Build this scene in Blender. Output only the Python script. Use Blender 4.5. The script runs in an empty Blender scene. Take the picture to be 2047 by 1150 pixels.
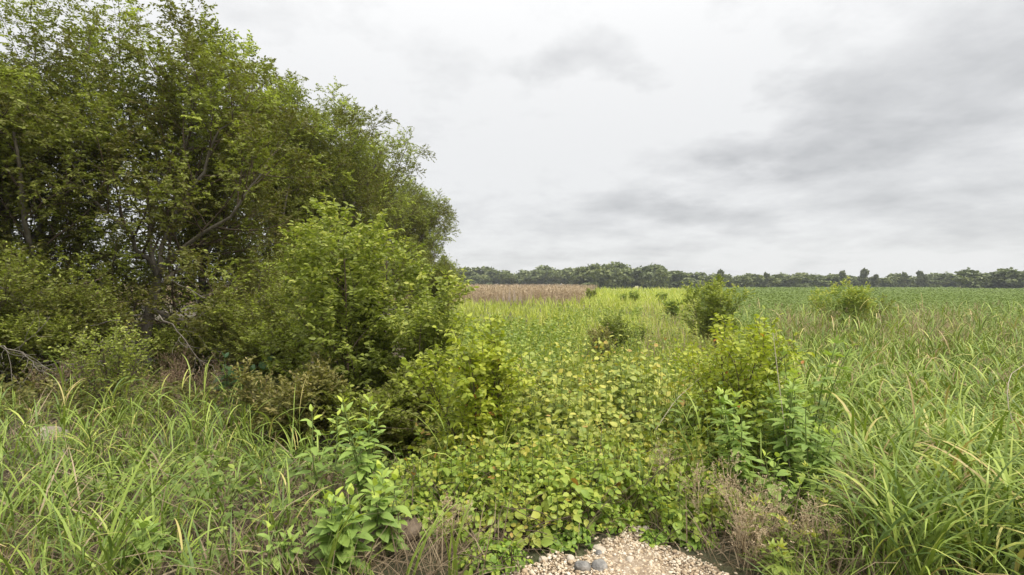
import bpy, math, random
import numpy as np
from mathutils import Vector, Matrix

# ------------------------------------------------------------------ camera, sky, sun
S = bpy.context.scene
C = S.collection
PW, PH, F, HOR, CZ = 2047.0, 1150.0, 1023.5, 566.0, 2.6
cam_d = bpy.data.cameras.new('camera'); cam = bpy.data.objects.new('camera', cam_d); C.objects.link(cam)
cam.location = (0, 0, CZ); cam.rotation_euler = (math.radians(90), 0, 0)
cam_d.sensor_width = 36; cam_d.lens = 18; cam_d.shift_y = -(PH/2-HOR)/PW
cam_d.clip_start = 0.05; cam_d.clip_end = 9000
S.camera = cam
S.view_settings.view_transform = 'Standard'; S.view_settings.look = 'None'
S.view_settings.exposure = 1.35; S.view_settings.gamma = 1.0; S.view_settings.use_curve_mapping = False

SUN_EL, SUN_AZ = math.radians(56), math.radians(125)     # azimuth clockwise from +Y
sun_d = bpy.data.lights.new('sun', 'SUN'); sun = bpy.data.objects.new('sun', sun_d); C.objects.link(sun)
sun_d.energy = 1.5; sun_d.angle = math.radians(18); sun_d.color = (1.0, 0.95, 0.86)
sd = Vector((math.sin(SUN_AZ)*math.cos(SUN_EL), math.cos(SUN_AZ)*math.cos(SUN_EL), math.sin(SUN_EL)))
sun.rotation_euler = sd.to_track_quat('Z', 'Y').to_euler(); sun.location = (20, -10, 40)

world = bpy.data.worlds.new('World'); S.world = world; world.use_nodes = True
def build_world():
    nt = world.node_tree; N = nt.nodes; L = nt.links; N.clear()
    out = N.new('ShaderNodeOutputWorld'); bg = N.new('ShaderNodeBackground'); bg.inputs['Strength'].default_value = 0.1
    L.new(bg.outputs[0], out.inputs[0])
    sky = N.new('ShaderNodeTexSky'); sky.sky_type = 'NISHITA'; sky.sun_disc = False
    sky.sun_elevation = SUN_EL; sky.sun_rotation = SUN_AZ
    tc = N.new('ShaderNodeTexCoord')
    def math_(op, a, b=None, c=None, clamp=False):
        n = N.new('ShaderNodeMath'); n.operation = op; n.use_clamp = clamp
        for i, v in enumerate((a, b, c)):
            if v is None: continue
            if isinstance(v, (int, float)): n.inputs[i].default_value = v
            else: L.new(v, n.inputs[i])
        return n.outputs[0]
    nrm = N.new('ShaderNodeVectorMath'); nrm.operation = 'NORMALIZE'; L.new(tc.outputs['Generated'], nrm.inputs[0])
    sep = N.new('ShaderNodeSeparateXYZ'); L.new(nrm.outputs[0], sep.inputs[0])
    z = math_('MAXIMUM', sep.outputs[2], 0.0)
    zz = math_('ADD', z, 0.22)
    u = math_('DIVIDE', sep.outputs[0], zz); v = math_('DIVIDE', sep.outputs[1], zz)
    cmb = N.new('ShaderNodeCombineXYZ'); L.new(u, cmb.inputs[0]); L.new(v, cmb.inputs[1])
    def noise(scale, detail, rough, off=(0, 0, 0), vec=cmb.outputs[0]):
        m = N.new('ShaderNodeMapping'); m.inputs['Location'].default_value = off; L.new(vec, m.inputs[0])
        n = N.new('ShaderNodeTexNoise'); n.inputs['Scale'].default_value = scale; n.inputs['Detail'].default_value = detail
        n.inputs['Roughness'].default_value = rough; L.new(m.outputs[0], n.inputs['Vector']); return n
    # clouds drift: coordinates pushed about by noise so that no edge is round
    wn = noise(1.6, 5, 0.6, (3.1, 7.7, 0))
    sub = N.new('ShaderNodeVectorMath'); sub.operation = 'SUBTRACT'; L.new(wn.outputs['Color'], sub.inputs[0]); sub.inputs[1].default_value = (0.5, 0.5, 0.5)
    scl = N.new('ShaderNodeVectorMath'); scl.operation = 'SCALE'; L.new(sub.outputs[0], scl.inputs[0]); scl.inputs['Scale'].default_value = 1.0
    add = N.new('ShaderNodeVectorMath'); add.operation = 'ADD'; L.new(cmb.outputs[0], add.inputs[0]); L.new(scl.outputs[0], add.inputs[1])
    base = noise(0.42, 5, 0.5, (1.7, 0.4, 0))
    fine = noise(1.7, 9, 0.6, (5.2, 2.4, 0))
    b = math_('SUBTRACT', base.outputs['Fac'], 0.5)
    f = math_('SUBTRACT', fine.outputs['Fac'], 0.5)
    puff = math_('SUBTRACT', noise(3.9, 9, 0.6, (2.2, 9.4, 0)).outputs['Fac'], 0.5)
    val = math_('ADD', math_('ADD', 0.945, math_('MULTIPLY', b, 0.42)), math_('ADD', math_('MULTIPLY', f, 0.58), math_('MULTIPLY', puff, 0.34)))
    # the grey undersides and the bright breaks, each a cloud at its own place overhead
    def blob(px, py, ru, rv, amount):
        nonlocal val
        d = Vector(((px-1023.5)/F, 1, (HOR-py)/F)).normalized()
        cu, cv = d.x/(d.z+.22), d.y/(d.z+.22)
        du = N.new('ShaderNodeVectorMath'); du.operation = 'SUBTRACT'; L.new(add.outputs[0], du.inputs[0]); du.inputs[1].default_value = (cu, cv, 0)
        sc = N.new('ShaderNodeVectorMath'); sc.operation = 'MULTIPLY'; L.new(du.outputs[0], sc.inputs[0]); sc.inputs[1].default_value = (1/ru, 1/rv, 0)
        ln = N.new('ShaderNodeVectorMath'); ln.operation = 'LENGTH'; L.new(sc.outputs[0], ln.inputs[0])
        mr = N.new('ShaderNodeMapRange'); mr.interpolation_type = 'SMOOTHERSTEP'
        L.new(ln.outputs['Value'], mr.inputs['Value'])
        mr.inputs['From Min'].default_value = 0.1; mr.inputs['From Max'].default_value = 1.0
        mr.inputs['To Min'].default_value = amount; mr.inputs['To Max'].default_value = 0.0
        val = math_('ADD', val, mr.outputs[0])
    for a in CLOUDS: blob(*a)
    gain = math_('ADD', 0.87, math_('MULTIPLY', math_('POWER', z, 3.0), 1.6))   # an overcast sky brightens towards the zenith
    val = math_('MULTIPLY', math_('MINIMUM', math_('MAXIMUM', val, 0.42), 0.97), gain)
    cr = N.new('ShaderNodeValToRGB')
    cr.color_ramp.elements[0].position = 0.3; cr.color_ramp.elements[0].color = (0.3*.95, 0.3*.985, 0.3*1.03, 1)
    cr.color_ramp.elements[1].position = 1.0; cr.color_ramp.elements[1].color = (1.0, 1.0, 1.0, 1)
    L.new(val, cr.inputs[0])
    over = math_('MAXIMUM', val, 1.0)
    mul = N.new('ShaderNodeVectorMath'); mul.operation = 'SCALE'; L.new(cr.outputs[0], mul.inputs[0])
    L.new(math_('MULTIPLY', over, 3.95), mul.inputs['Scale'])
    mx = N.new('ShaderNodeMixRGB'); mx.inputs[0].default_value = 0.97
    L.new(sky.outputs[0], mx.inputs[1]); L.new(mul.outputs[0], mx.inputs[2]); L.new(mx.outputs[0], bg.inputs['Color'])
#          px   py    ru   rv   amount
CLOUDS = [(1250, 150, .36, .30, -.20), (1660, 290, .70, .36, -.25), (1990, 120, .8, .7, -.24), (1330, 425, .9, .40, -.21), (1560, 345, .6, .3, -.06),
          (900, 90, 1.0, .8, .08), (1440, 130, .45, .30, .14), (1010, 330, .8, .6, .05), (530, 60, .42, .32, -.10), (1920, 420, 1.0, .5, -.14), (1130, 460, .8, .3, -.08),
          (1420, 260, .5, .28, .06), (1500, 500, 2.6, .5, .05)]
build_world()

# ------------------------------------------------------------------ helpers
def at(px, py, Y): return np.array([(px-1023.5)/F*Y, Y, CZ-(py-HOR)/F*Y])
def sstep(a, b, x):
    t = np.clip((np.asarray(x, float)-a)/(b-a), 0, 1); return t*t*(3-2*t)
def gz(x, y):
    x = np.asarray(x, float); y = np.asarray(y, float)
    c = sstep(3.3, 7.0, y)
    l = 0.55*sstep(4.0, 14.0, y)+0.45*sstep(14, 45, y)
    w = sstep(-1.6, -4.5, x)
    h = 1-(c*(1-w)+l*w)
    near = np.exp(-(y/30)**2)*sstep(3.2, 4.5, y)
    return h + near*(0.05*np.sin(x*1.7+y*.9)+0.04*np.sin(x*.8-y*2.1+1))
def nrm(v): return v/np.maximum(np.linalg.norm(v, axis=-1, keepdims=True), 1e-9)

def link(name, data, parent=None, kind=None):
    o = bpy.data.objects.new(name, data); C.objects.link(o)
    if parent: o.parent = parent
    if kind: o['kind'] = kind
    return o
def empty(name, label, cat, loc, group=None):
    o = link(name, None); o.location = [float(v) for v in loc]; o.empty_display_size = .2
    o['label'] = label; o['category'] = cat
    if group: o['group'] = group
    return o
def tag(o, label, cat, group=None):
    o['label'] = label; o['category'] = cat
    if group: o['group'] = group
    return o

def make_mesh(name, chunks, mats, smooth=False):
    """chunks: (verts (n,3), faces (m,k), tint (n,) or None, material index)"""
    V = np.concatenate([c[0] for c in chunks]); off = 0
    loops = []; starts = []; mi = []; ls = 0; tint = []
    for v, f, t, m in chunks:
        f = np.asarray(f)
        loops.append((f+off).ravel()); starts.append(ls+np.arange(len(f))*f.shape[1]); ls += f.size
        mi.append(np.full(len(f), m)); off += len(v)
        tint.append(np.full(len(v), .5) if t is None else np.broadcast_to(t, (len(v),)))
    loops = np.concatenate(loops).astype(np.int32); starts = np.concatenate(starts).astype(np.int32)
    me = bpy.data.meshes.new(name)
    me.vertices.add(len(V)); me.vertices.foreach_set('co', V.astype(np.float32).ravel())
    me.loops.add(len(loops)); me.loops.foreach_set('vertex_index', loops)
    me.polygons.add(len(starts)); me.polygons.foreach_set('loop_start', starts)
    me.polygons.foreach_set('material_index', np.concatenate(mi).astype(np.int32))
    if smooth: me.polygons.foreach_set('use_smooth', np.ones(len(starts), bool))
    a = me.attributes.new('tint', 'FLOAT', 'POINT'); a.data.foreach_set('value', np.concatenate(tint).astype(np.float32))
    for m in mats: me.materials.append(m)
    me.update(calc_edges=True); me.validate()
    return me

def batch(tp, P, D, N, Sc, T):
    tv, tf = tp
    D = nrm(D); Sd = nrm(np.cross(D, N)); Nn = np.cross(Sd, D)
    Sc = np.asarray(Sc, float)
    if Sc.ndim == 1: Sc = np.stack([Sc, Sc, Sc], 1)
    v = (P[:, None] + (tv[None, :, 0, None]*Sc[:, None, 0:1])*Sd[:, None] + (tv[None, :, 1, None]*Sc[:, None, 1:2])*D[:, None]
         + (tv[None, :, 2, None]*Sc[:, None, 2:3])*Nn[:, None])
    n, k = v.shape[:2]
    f = tf[None]+(np.arange(n)*k)[:, None, None]
    return v.reshape(-1, 3), f.reshape(-1, tf.shape[1]), np.repeat(T, k)

def tubes(P, R, sides=5):
    """P (n,m,3), R (n,m)"""
    n, m = P.shape[:2]
    t = nrm(np.gradient(P, axis=1))
    ref = np.where(np.abs(t[:, :1, 2:3]) > .9, np.array([1., 0, 0]), np.array([0, 0, 1.]))
    u = nrm(np.cross(t, ref)); w = np.cross(t, u)
    a = np.linspace(0, 2*np.pi, sides, endpoint=False)
    V = P[:, :, None] + R[:, :, None, None]*(np.cos(a)[None, None, :, None]*u[:, :, None]+np.sin(a)[None, None, :, None]*w[:, :, None])
    V = V.reshape(-1, 3)
    i = np.arange(m-1)[:, None]*sides; j = np.arange(sides)[None]; j2 = (j+1) % sides
    q = np.stack([i+j, i+j2, i+sides+j2, i+sides+j], -1).reshape(-1, 4)
    f = (q[None]+(np.arange(n)*m*sides)[:, None, None]).reshape(-1, 4)
    return V, f
# ---- leaf shapes: x across, y along, z up from the blade
def leaf_small(w):
    return (np.array([[0, 0, 0], [w/2, .42, .07], [0, 1, -.06], [-w/2, .42, .07]]), np.array([[0, 1, 2], [0, 2, 3]]))
def leaf_mid(w):
    v = np.array([[0, 0, 0], [0, .45, -.03], [0, 1, -.12], [w*.42, .22, .05], [w*.46, .58, .04], [-w*.42, .22, .05], [-w*.46, .58, .04]])
    return v, np.array([[0, 3, 1], [3, 4, 1], [1, 4, 2], [0, 1, 5], [5, 1, 6], [1, 2, 6]])
def leaf_big(w, peak=.35, droop=.22, teeth=.03):
    ys = np.array([0, .12, .28, .45, .62, .8, 1.0])
    hw = np.where(ys < peak, np.sin(ys/peak*np.pi/2), np.cos((ys-peak)/(1-peak)*np.pi/2)**.9)*w/2
    v = [[0, y, -droop*y*y] for y in ys]; n = len(ys)
    for s in (1, -1):
        for k in range(1, n-1):
            v.append([s*(hw[k]+(teeth if k % 2 else -teeth)*w), ys[k], -droop*ys[k]**2+.16*hw[k]*2])
    f = []
    for si, s in enumerate((1, -1)):
        o = n+si*(n-2)
        e = lambda k: o+k-1
        def tri(a, b, c): f.append([a, b, c] if s > 0 else [a, c, b])
        tri(0, e(1), 1)
        for k in range(1, n-2): tri(k, e(k), e(k+1)); tri(k, e(k+1), k+1)
        tri(n-2, e(n-2), n-1)
    return np.array(v, float), np.array(f)
def leaf_lobed(w, angs=(0, 48, -48), lens=(1, .78, .78)):
    V = []; Fc = []; o = 0
    for a, l in zip(angs, lens):
        v, f = leaf_big(w, .45, .2); v = v*l; a = math.radians(a)
        x = v[:, 0]*math.cos(a)+v[:, 1]*math.sin(a); y = -v[:, 0]*math.sin(a)+v[:, 1]*math.cos(a)
        V.append(np.stack([x, y+.12, v[:, 2]-.01*(a != 0)], 1)); Fc.append(f+o); o += len(v)
    return np.concatenate(V), np.concatenate(Fc)
def blades(rs, P, az, Ln, w, tilt, bend, seg, T, twist=0.25, pw=1.3):
    n = len(P); s = np.linspace(0, 1, seg+1)
    th = tilt[:, None]+bend[:, None]*s[None]**pw
    h = np.stack([np.cos(az), np.sin(az), 0*az], 1)
    d = np.sin(th)[..., None]*h[:, None]+np.cos(th)[..., None]*np.array([0, 0, 1.])
    mid = (d[:, 1:]+d[:, :-1])/2*(Ln/seg)[:, None, None]
    pts = np.concatenate([P[:, None], P[:, None]+np.cumsum(mid, 1)], 1)
    tw = az+np.pi/2+rs.normal(0, twist, n)
    side = np.stack([np.cos(tw), np.sin(tw), rs.normal(0, .25, n)], 1)
    prof = np.clip(np.minimum(.55+1.6*s, 1.25*(1-s)**.6), 0.0, 1)
    prof[-1] = 0.02
    off = side[:, None]*(w[:, None]*prof[None]*.5)[..., None]
    V = np.stack([pts-off, pts+off], 2).reshape(n, -1, 3)
    k = 2*(seg+1); i = np.arange(seg)*2
    q = np.stack([i, i+1, i+3, i+2], 1)
    f = (q[None]+(np.arange(n)*k)[:, None, None]).reshape(-1, 4)
    return V.reshape(-1, 3), f, np.repeat(T, k)

# ---- branching
def path(rs, st, d, L, m, up, wig):
    n = len(st); pts = [st]; d = nrm(d); p = st
    for k in range(1, m):
        d = nrm(d+np.array([0, 0, 1.])*(up/(m-1))+rs.normal(0, wig, (n, 3)))
        p = p+d*(L/(m-1))[:, None]; pts.append(p)
    return np.stack(pts, 1)
def sample(P, idx, t):
    m = P.shape[1]; x = np.clip(t, 0, .9999)*(m-1); i = x.astype(int); f = (x-i)[:, None]
    a = P[idx, i]; b = P[idx, i+1]
    return a*(1-f)+b*f, nrm(b-a)
def spawn(rs, P, R, k, t0, t1, ang, L, up, lift, m=5, wig=.08, rr=.55, taper=.5):
    n = P.shape[0]; idx = np.repeat(np.arange(n), k)
    t = t0+(t1-t0)*((np.tile(np.arange(k), n)+rs.uniform(0, 1, n*k))/k)
    p, tan = sample(P, idx, t)
    az = np.tile(np.arange(k), n)*2.4+np.repeat(rs.uniform(0, 6.3, n), k)+rs.normal(0, .4, n*k)
    ref = np.where(np.abs(tan[:, 2:3]) > .95, np.array([1., 0, 0]), np.array([0, 0, 1.]))
    u = nrm(np.cross(tan, ref)); w = np.cross(tan, u)
    perp = np.cos(az)[:, None]*u+np.sin(az)[:, None]*w
    a = np.radians(ang)*rs.uniform(.7, 1.25, n*k)
    d = np.cos(a)[:, None]*tan+np.sin(a)[:, None]*perp+np.array([0, 0, lift])
    ln = L*(1-taper*(t-t0)/(t1-t0+1e-6))*rs.uniform(.65, 1.2, n*k)
    Q = path(rs, p, d, ln, m, up, wig)
    r0 = R[idx, 0]*(1-.75*t)*rr
    RR = r0[:, None]*np.linspace(1, .3, m)[None]
    return Q, RR
def leaves_on(rs, P, k, t0, size, droop, spread=55, flat=.6, sv=.25):
    n = P.shape[0]; idx = np.repeat(np.arange(n), k); j = np.tile(np.arange(k), n)
    t = t0+(1-t0)*((j+rs.uniform(0, 1, n*k))/k)
    p, tan = sample(P, idx, t)
    up = np.array([0, 0, 1.])
    sd = nrm(np.cross(tan, up)+1e-4)*np.where(j % 2, 1, -1)[:, None]
    a = np.radians(spread)*rs.uniform(.6, 1.3, n*k)
    d = nrm(np.cos(a)[:, None]*tan+np.sin(a)[:, None]*sd+up*(-droop)+rs.normal(0, .28, (n*k, 3)))
    N = nrm(up*flat+rs.normal(0, .45, (n*k, 3)))
    return p, d, N, size*rs.uniform(1-sv, 1+sv, n*k), idx

# ------------------------------------------------------------------ materials
def new_mat(name):
    m = bpy.data.materials.new(name); m.use_nodes = True; nt = m.node_tree; nt.nodes.clear()
    out = nt.nodes.new('ShaderNodeOutputMaterial'); return m, nt, out
def ramp(nt, stops):
    r = nt.nodes.new('ShaderNodeValToRGB'); e = r.color_ramp.elements
    while len(e) < len(stops): e.new(.5)
    for el, (p, c) in zip(e, stops): el.position = p; el.color = (*c, 1)
    return r
def leaf_mat(name, stops, trans=.32, rough=.5, spec=.35, tmul=(1.15, 1.25, .6)):
    m, nt, out = new_mat(name); N, L = nt.nodes, nt.links
    at_ = N.new('ShaderNodeAttribute'); at_.attribute_name = 'tint'
    geo = N.new('ShaderNodeNewGeometry')
    no = N.new('ShaderNodeTexNoise'); no.inputs['Scale'].default_value = 1.1; no.inputs['Detail'].default_value = 2
    L.new(geo.outputs['Position'], no.inputs['Vector'])
    ad = N.new('ShaderNodeMath'); ad.operation = 'MULTIPLY_ADD'; L.new(no.outputs['Fac'], ad.inputs[0]); ad.inputs[1].default_value = .5
    sb = N.new('ShaderNodeMath'); sb.operation = 'SUBTRACT'; L.new(at_.outputs['Fac'], sb.inputs[0]); sb.inputs[1].default_value = .25
    L.new(sb.outputs[0], ad.inputs[2])
    r = ramp(nt, stops); L.new(ad.outputs[0], r.inputs[0])
    b = N.new('ShaderNodeBsdfPrincipled'); L.new(r.outputs[0], b.inputs['Base Color'])
    b.inputs['Roughness'].default_value = rough; b.inputs['Specular IOR Level'].default_value = spec
    t = N.new('ShaderNodeBsdfTranslucent')
    mu = N.new('ShaderNodeMixRGB'); mu.blend_type = 'MULTIPLY'; mu.inputs[0].default_value = 1; mu.inputs[2].default_value = (*tmul, 1)
    L.new(r.outputs[0], mu.inputs[1]); L.new(mu.outputs[0], t.inputs['Color'])
    mx = N.new('ShaderNodeMixShader'); mx.inputs[0].default_value = trans
    L.new(b.outputs[0], mx.inputs[1]); L.new(t.outputs[0], mx.inputs[2]); L.new(mx.outputs[0], out.inputs[0])
    return m
def rough_mat(name, stops, scale=6, detail=6, bump=.3, rough=.9, stretch=(1, 1, 1), tint=False, bscale=None):
    m, nt, out = new_mat(name); N, L = nt.nodes, nt.links
    tc = N.new('ShaderNodeTexCoord'); mp = N.new('ShaderNodeMapping'); mp.inputs['Scale'].default_value = stretch
    L.new(tc.outputs['Object'], mp.inputs[0])
    no = N.new('ShaderNodeTexNoise'); no.inputs['Scale'].default_value = scale; no.inputs['Detail'].default_value = detail; no.inputs['Roughness'].default_value = .62
    L.new(mp.outputs[0], no.inputs['Vector'])
    fac = no.outputs['Fac']
    if tint:
        a = N.new('ShaderNodeAttribute'); a.attribute_name = 'tint'
        ma = N.new('ShaderNodeMath'); ma.operation = 'MULTIPLY_ADD'; L.new(fac, ma.inputs[0]); ma.inputs[1].default_value = .5
        s2 = N.new('ShaderNodeMath'); s2.operation = 'SUBTRACT'; L.new(a.outputs['Fac'], s2.inputs[0]); s2.inputs[1].default_value = .25
        L.new(s2.outputs[0], ma.inputs[2]); fac = ma.outputs[0]
    r = ramp(nt, stops); L.new(fac, r.inputs[0])
    b = N.new('ShaderNodeBsdfPrincipled'); L.new(r.outputs[0], b.inputs['Base Color']); b.inputs['Roughness'].default_value = rough
    b.inputs['Specular IOR Level'].default_value = .2
    n2 = N.new('ShaderNodeTexNoise'); n2.inputs['Scale'].default_value = bscale or scale*3; n2.inputs['Detail'].default_value = 5; L.new(mp.outputs[0], n2.inputs['Vector'])
    bp = N.new('ShaderNodeBump'); bp.inputs['Strength'].default_value = bump; bp.inputs['Distance'].default_value = .02
    L.new(n2.outputs['Fac'], bp.inputs['Height']); L.new(bp.outputs[0], b.inputs['Normal'])
    L.new(b.outputs[0], out.inputs[0]); return m

M = {}
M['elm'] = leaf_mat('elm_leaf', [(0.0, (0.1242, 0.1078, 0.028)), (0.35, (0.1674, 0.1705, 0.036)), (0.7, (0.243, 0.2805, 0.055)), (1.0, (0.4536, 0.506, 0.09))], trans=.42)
M['elm_pale'] = leaf_mat('young_elm_leaf', [(0.0, (0.112, 0.1288, 0.0273)), (0.4, (0.196, 0.2352, 0.0441)), (0.75, (0.3136, 0.364, 0.0693)), (1.0, (0.5152, 0.5264, 0.1155))], trans=.36)
M['olive'] = leaf_mat('olive_leaf', [(.0, (.10, .092, .026)), (.45, (.17, .165, .045)), (.8, (.27, .25, .072)), (1., (.40, .32, .13))])
M['lime'] = leaf_mat('yellow_green_leaf', [(.0, (.15, .20, .026)), (.35, (.27, .34, .04)), (.7, (.40, .46, .055)), (.97, (.52, .51, .07)), (1., (.45, .20, .05))], trans=.36, tmul=(1.1, 1.15, .5))
M['bramble'] = leaf_mat('bramble_leaf', [(0.0, (.13, .19, .04)), (.35, (.25, .315, .065)), (.65, (.41, .445, .10)), (.92, (.56, .52, .11)), (1.0, (.46, .30, .09))], trans=.28, rough=.55)
M['ground_vine'] = leaf_mat('ground_vine_leaf', [(0.0, (.13, .215, .034)), (.35, (.25, .345, .05)), (.65, (.37, .42, .07)), (.93, (.47, .42, .075)), (1.0, (.42, .22, .06))], trans=.28)
M['bright'] = leaf_mat('bright_leaf', [(0.0, (0.117, 0.195, 0.0325)), (0.4, (0.221, 0.338, 0.052)), (0.75, (0.364, 0.455, 0.065)), (1.0, (0.546, 0.546, 0.091))], trans=.34)
M['ragweed'] = leaf_mat('ragweed_leaf', [(.0, (.13, .20, .05)), (.45, (.225, .33, .08)), (.8, (.34, .45, .10)), (1., (.50, .57, .09))], trans=.3, rough=.55)
M['weed'] = leaf_mat('weed_leaf', [(0.0, (0.1232, 0.1836, 0.036)), (0.45, (0.224, 0.3024, 0.062)), (0.8, (0.3584, 0.432, 0.08)), (1.0, (0.5376, 0.5184, 0.09))], trans=.3)
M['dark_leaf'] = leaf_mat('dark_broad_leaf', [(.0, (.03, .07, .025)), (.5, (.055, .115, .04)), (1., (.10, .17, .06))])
M['johnson'] = leaf_mat('tall_grass_blade', [(.0, (.105, .165, .033)), (.35, (.20, .275, .045)), (.7, (.33, .41, .075)), (.88, (.48, .47, .12)), (1., (.46, .34, .16))], trans=.17, rough=.5, spec=.35)
M['meadow'] = leaf_mat('meadow_blade', [(0.0, (0.228, 0.288, 0.0473)), (0.4, (0.372, 0.432, 0.063)), (0.75, (0.516, 0.54, 0.0998)), (1.0, (0.672, 0.564, 0.21))], trans=.34)
M['straw'] = leaf_mat('dry_straw_blade', [(.0, (.085, .06, .036)), (.5, (.19, .14, .082)), (1., (.42, .33, .21))], trans=.2, rough=.7, tmul=(1, .95, .8))
M['seed'] = leaf_mat('seed_head', [(.0, (.30, .215, .125)), (.5, (.46, .345, .215)), (1., (.6, .5, .33))], trans=.2, rough=.8, tmul=(1, .95, .85))
M['corn'] = leaf_mat('dry_corn_leaf', [(.0, (.30, .225, .135)), (.5, (.41, .315, .195)), (1., (.50, .41, .27))], trans=.2, rough=.8, tmul=(1, .95, .85))
M['soy'] = leaf_mat('soybean_leaf', [(.0, (.12, .17, .05)), (.5, (.18, .24, .07)), (1., (.26, .32, .10))], trans=.25, spec=.1, rough=.7)
M['far'] = leaf_mat('far_tree_leaf', [(.0, (.085, .11, .036)), (.5, (.155, .185, .06)), (1., (.25, .27, .09))], trans=.2)
M['far_dark'] = leaf_mat('far_dark_leaf', [(.0, (.075, .09, .04)), (.5, (.125, .145, .058)), (1., (.19, .21, .08))], trans=.2)
M['bark'] = rough_mat('grey_bark', [(.3, (.11, .092, .07)), (.55, (.20, .175, .14)), (.75, (.31, .28, .235))], 9, bump=.7, stretch=(1, 1, .25))
M['twig'] = rough_mat('brown_twig', [(.3, (.07, .052, .035)), (.7, (.15, .115, .08))], 12, bump=.2)
M['stem'] = rough_mat('green_stem', [(.3, (.10, .15, .04)), (.7, (.17, .21, .07))], 12, bump=.1)
M['dry'] = rough_mat('dry_stem', [(.3, (.36, .275, .16)), (.7, (.60, .49, .32))], 14, bump=.1)
M['branch'] = rough_mat('grey_branch', [(.3, (.11, .095, .075)), (.7, (.24, .215, .18))], 9, bump=.3)
M['brush'] = rough_mat('dead_brush', [(.3, (.16, .10, .065)), (.7, (.30, .21, .14))], 14, bump=.1)
M['cane'] = rough_mat('pale_dead_cane', [(.3, (.35, .29, .22)), (.7, (.55, .48, .38))], 14, bump=.1)
M['stone'] = rough_mat('pale_stone', [(.25, (.34, .29, .22)), (.5, (.50, .44, .35)), (.75, (.62, .57, .48))], 7, bump=.5)
M['fieldstone'] = rough_mat('field_stone', [(.3, (.20, .165, .125)), (.5, (.32, .275, .22)), (.75, (.44, .39, .33))], 12, bump=.6)
M['darkstone'] = rough_mat('dark_stone', [(.3, (.10, .095, .09)), (.5, (.20, .19, .175)), (.72, (.42, .39, .35))], 16, bump=.6)
M['tanrock'] = rough_mat('brown_rock', [(.3, (.07, .052, .036)), (.5, (.14, .105, .075)), (.75, (.24, .19, .14))], 9, bump=.7)
M['pebble'] = rough_mat('gravel_pebble', [(.0, (.17, .13, .095)), (.2, (.34, .25, .16)), (.45, (.46, .355, .235)), (.7, (.56, .47, .345)), (1., (.68, .61, .49))], 20, bump=.25, tint=True, rough=.8)

def ground_mat():
    m, nt, out = new_mat('ground_soil'); N, L = nt.nodes, nt.links
    g = N.new('ShaderNodeNewGeometry')
    def noise(s, d):
        n = N.new('ShaderNodeTexNoise'); n.inputs['Scale'].default_value = s; n.inputs['Detail'].default_value = d; L.new(g.outputs['Position'], n.inputs['Vector']); return n
    a = ramp(nt, [(.3, (.032, .025, .017)), (.5, (.075, .056, .035)), (.7, (.14, .11, .072))]); L.new(noise(14, 8).outputs['Fac'], a.inputs[0])
    b = ramp(nt, [(.3, (.035, .05, .015)), (.7, (.09, .115, .032))]); L.new(noise(3, 8).outputs['Fac'], b.inputs[0])
    c = ramp(nt, [(.52, (0, 0, 0)), (.72, (1, 1, 1))]); L.new(noise(.5, 5).outputs['Fac'], c.inputs[0])
    mx = N.new('ShaderNodeMixRGB'); L.new(c.outputs[0], mx.inputs[0]); L.new(a.outputs[0], mx.inputs[1]); L.new(b.outputs[0], mx.inputs[2])
    p = N.new('ShaderNodeBsdfPrincipled'); p.inputs['Roughness'].default_value = .95; L.new(mx.outputs[0], p.inputs['Base Color'])
    bp = N.new('ShaderNodeBump'); bp.inputs['Distance'].default_value = .04; L.new(noise(25, 6).outputs['Fac'], bp.inputs['Height']); L.new(bp.outputs[0], p.inputs['Normal'])
    L.new(p.outputs[0], out.inputs[0]); return m
M['soil'] = ground_mat()
M['field_soil'] = rough_mat('crop_soil', [(.3, (.10, .075, .05)), (.7, (.20, .15, .10))], .8)
M['gravel_base'] = rough_mat('gravel_sand', [(.3, (.16, .115, .075)), (.5, (.30, .23, .16)), (.7, (.44, .36, .27))], 30, bump=.6)
M['far_grass'] = rough_mat('far_meadow', [(.3, (.20, .22, .06)), (.5, (.30, .29, .10)), (.7, (.38, .32, .16))], .35, bump=.2)

# ------------------------------------------------------------------ ground and fields
def sheet(name, xs, ys, zf, mat):
    X, Y = np.meshgrid(xs, ys); Z = zf(X, Y); nx, ny = len(xs), len(ys)
    V = np.stack([X, Y, Z], -1).reshape(-1, 3)
    i, j = np.meshgrid(np.arange(nx-1), np.arange(ny-1)); k = (j*nx+i).ravel()
    f = np.stack([k, k+1, k+nx+1, k+nx], 1)
    return link(name, make_mesh(name, [(V, f, None, 0)], [mat], True), kind='structure')
gx = np.concatenate([-np.geomspace(14, 2400, 26)[::-1], np.linspace(-13.5, 13.5, 109), np.geomspace(14, 2400, 26)])
gy = np.concatenate([[-1500, -800, -150, -30, -8], np.linspace(-4, 16, 81), np.geomspace(16.5, 2400, 34)])
sheet('ground', gx, gy, gz, M['soil'])
def poly_sheet(name, pts, z, mat):
    V = np.array([[x, y, z] for x, y in pts], float)
    return link(name, make_mesh(name, [(V, np.arange(len(pts))[None], None, 0)], [mat]), kind='structure')
CORN = [(-450, 54), (8.0, 60), (40, 235), (40, 330), (-450, 330)]
SOY = [(9, 22), (160, 22), (420, 218), (76, 218)]
poly_sheet('corn_field_ground', CORN, .06, M['field_soil'])
poly_sheet('soybean_field_ground', SOY, .05, M['field_soil'])
poly_sheet('meadow_strip', [(8.4, 60), (22, 46), (75, 218), (400, 224), (400, 420), (44, 420), (40.4, 235)], .04, M['far_grass'])

rng = np.random.default_rng(11)
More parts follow.
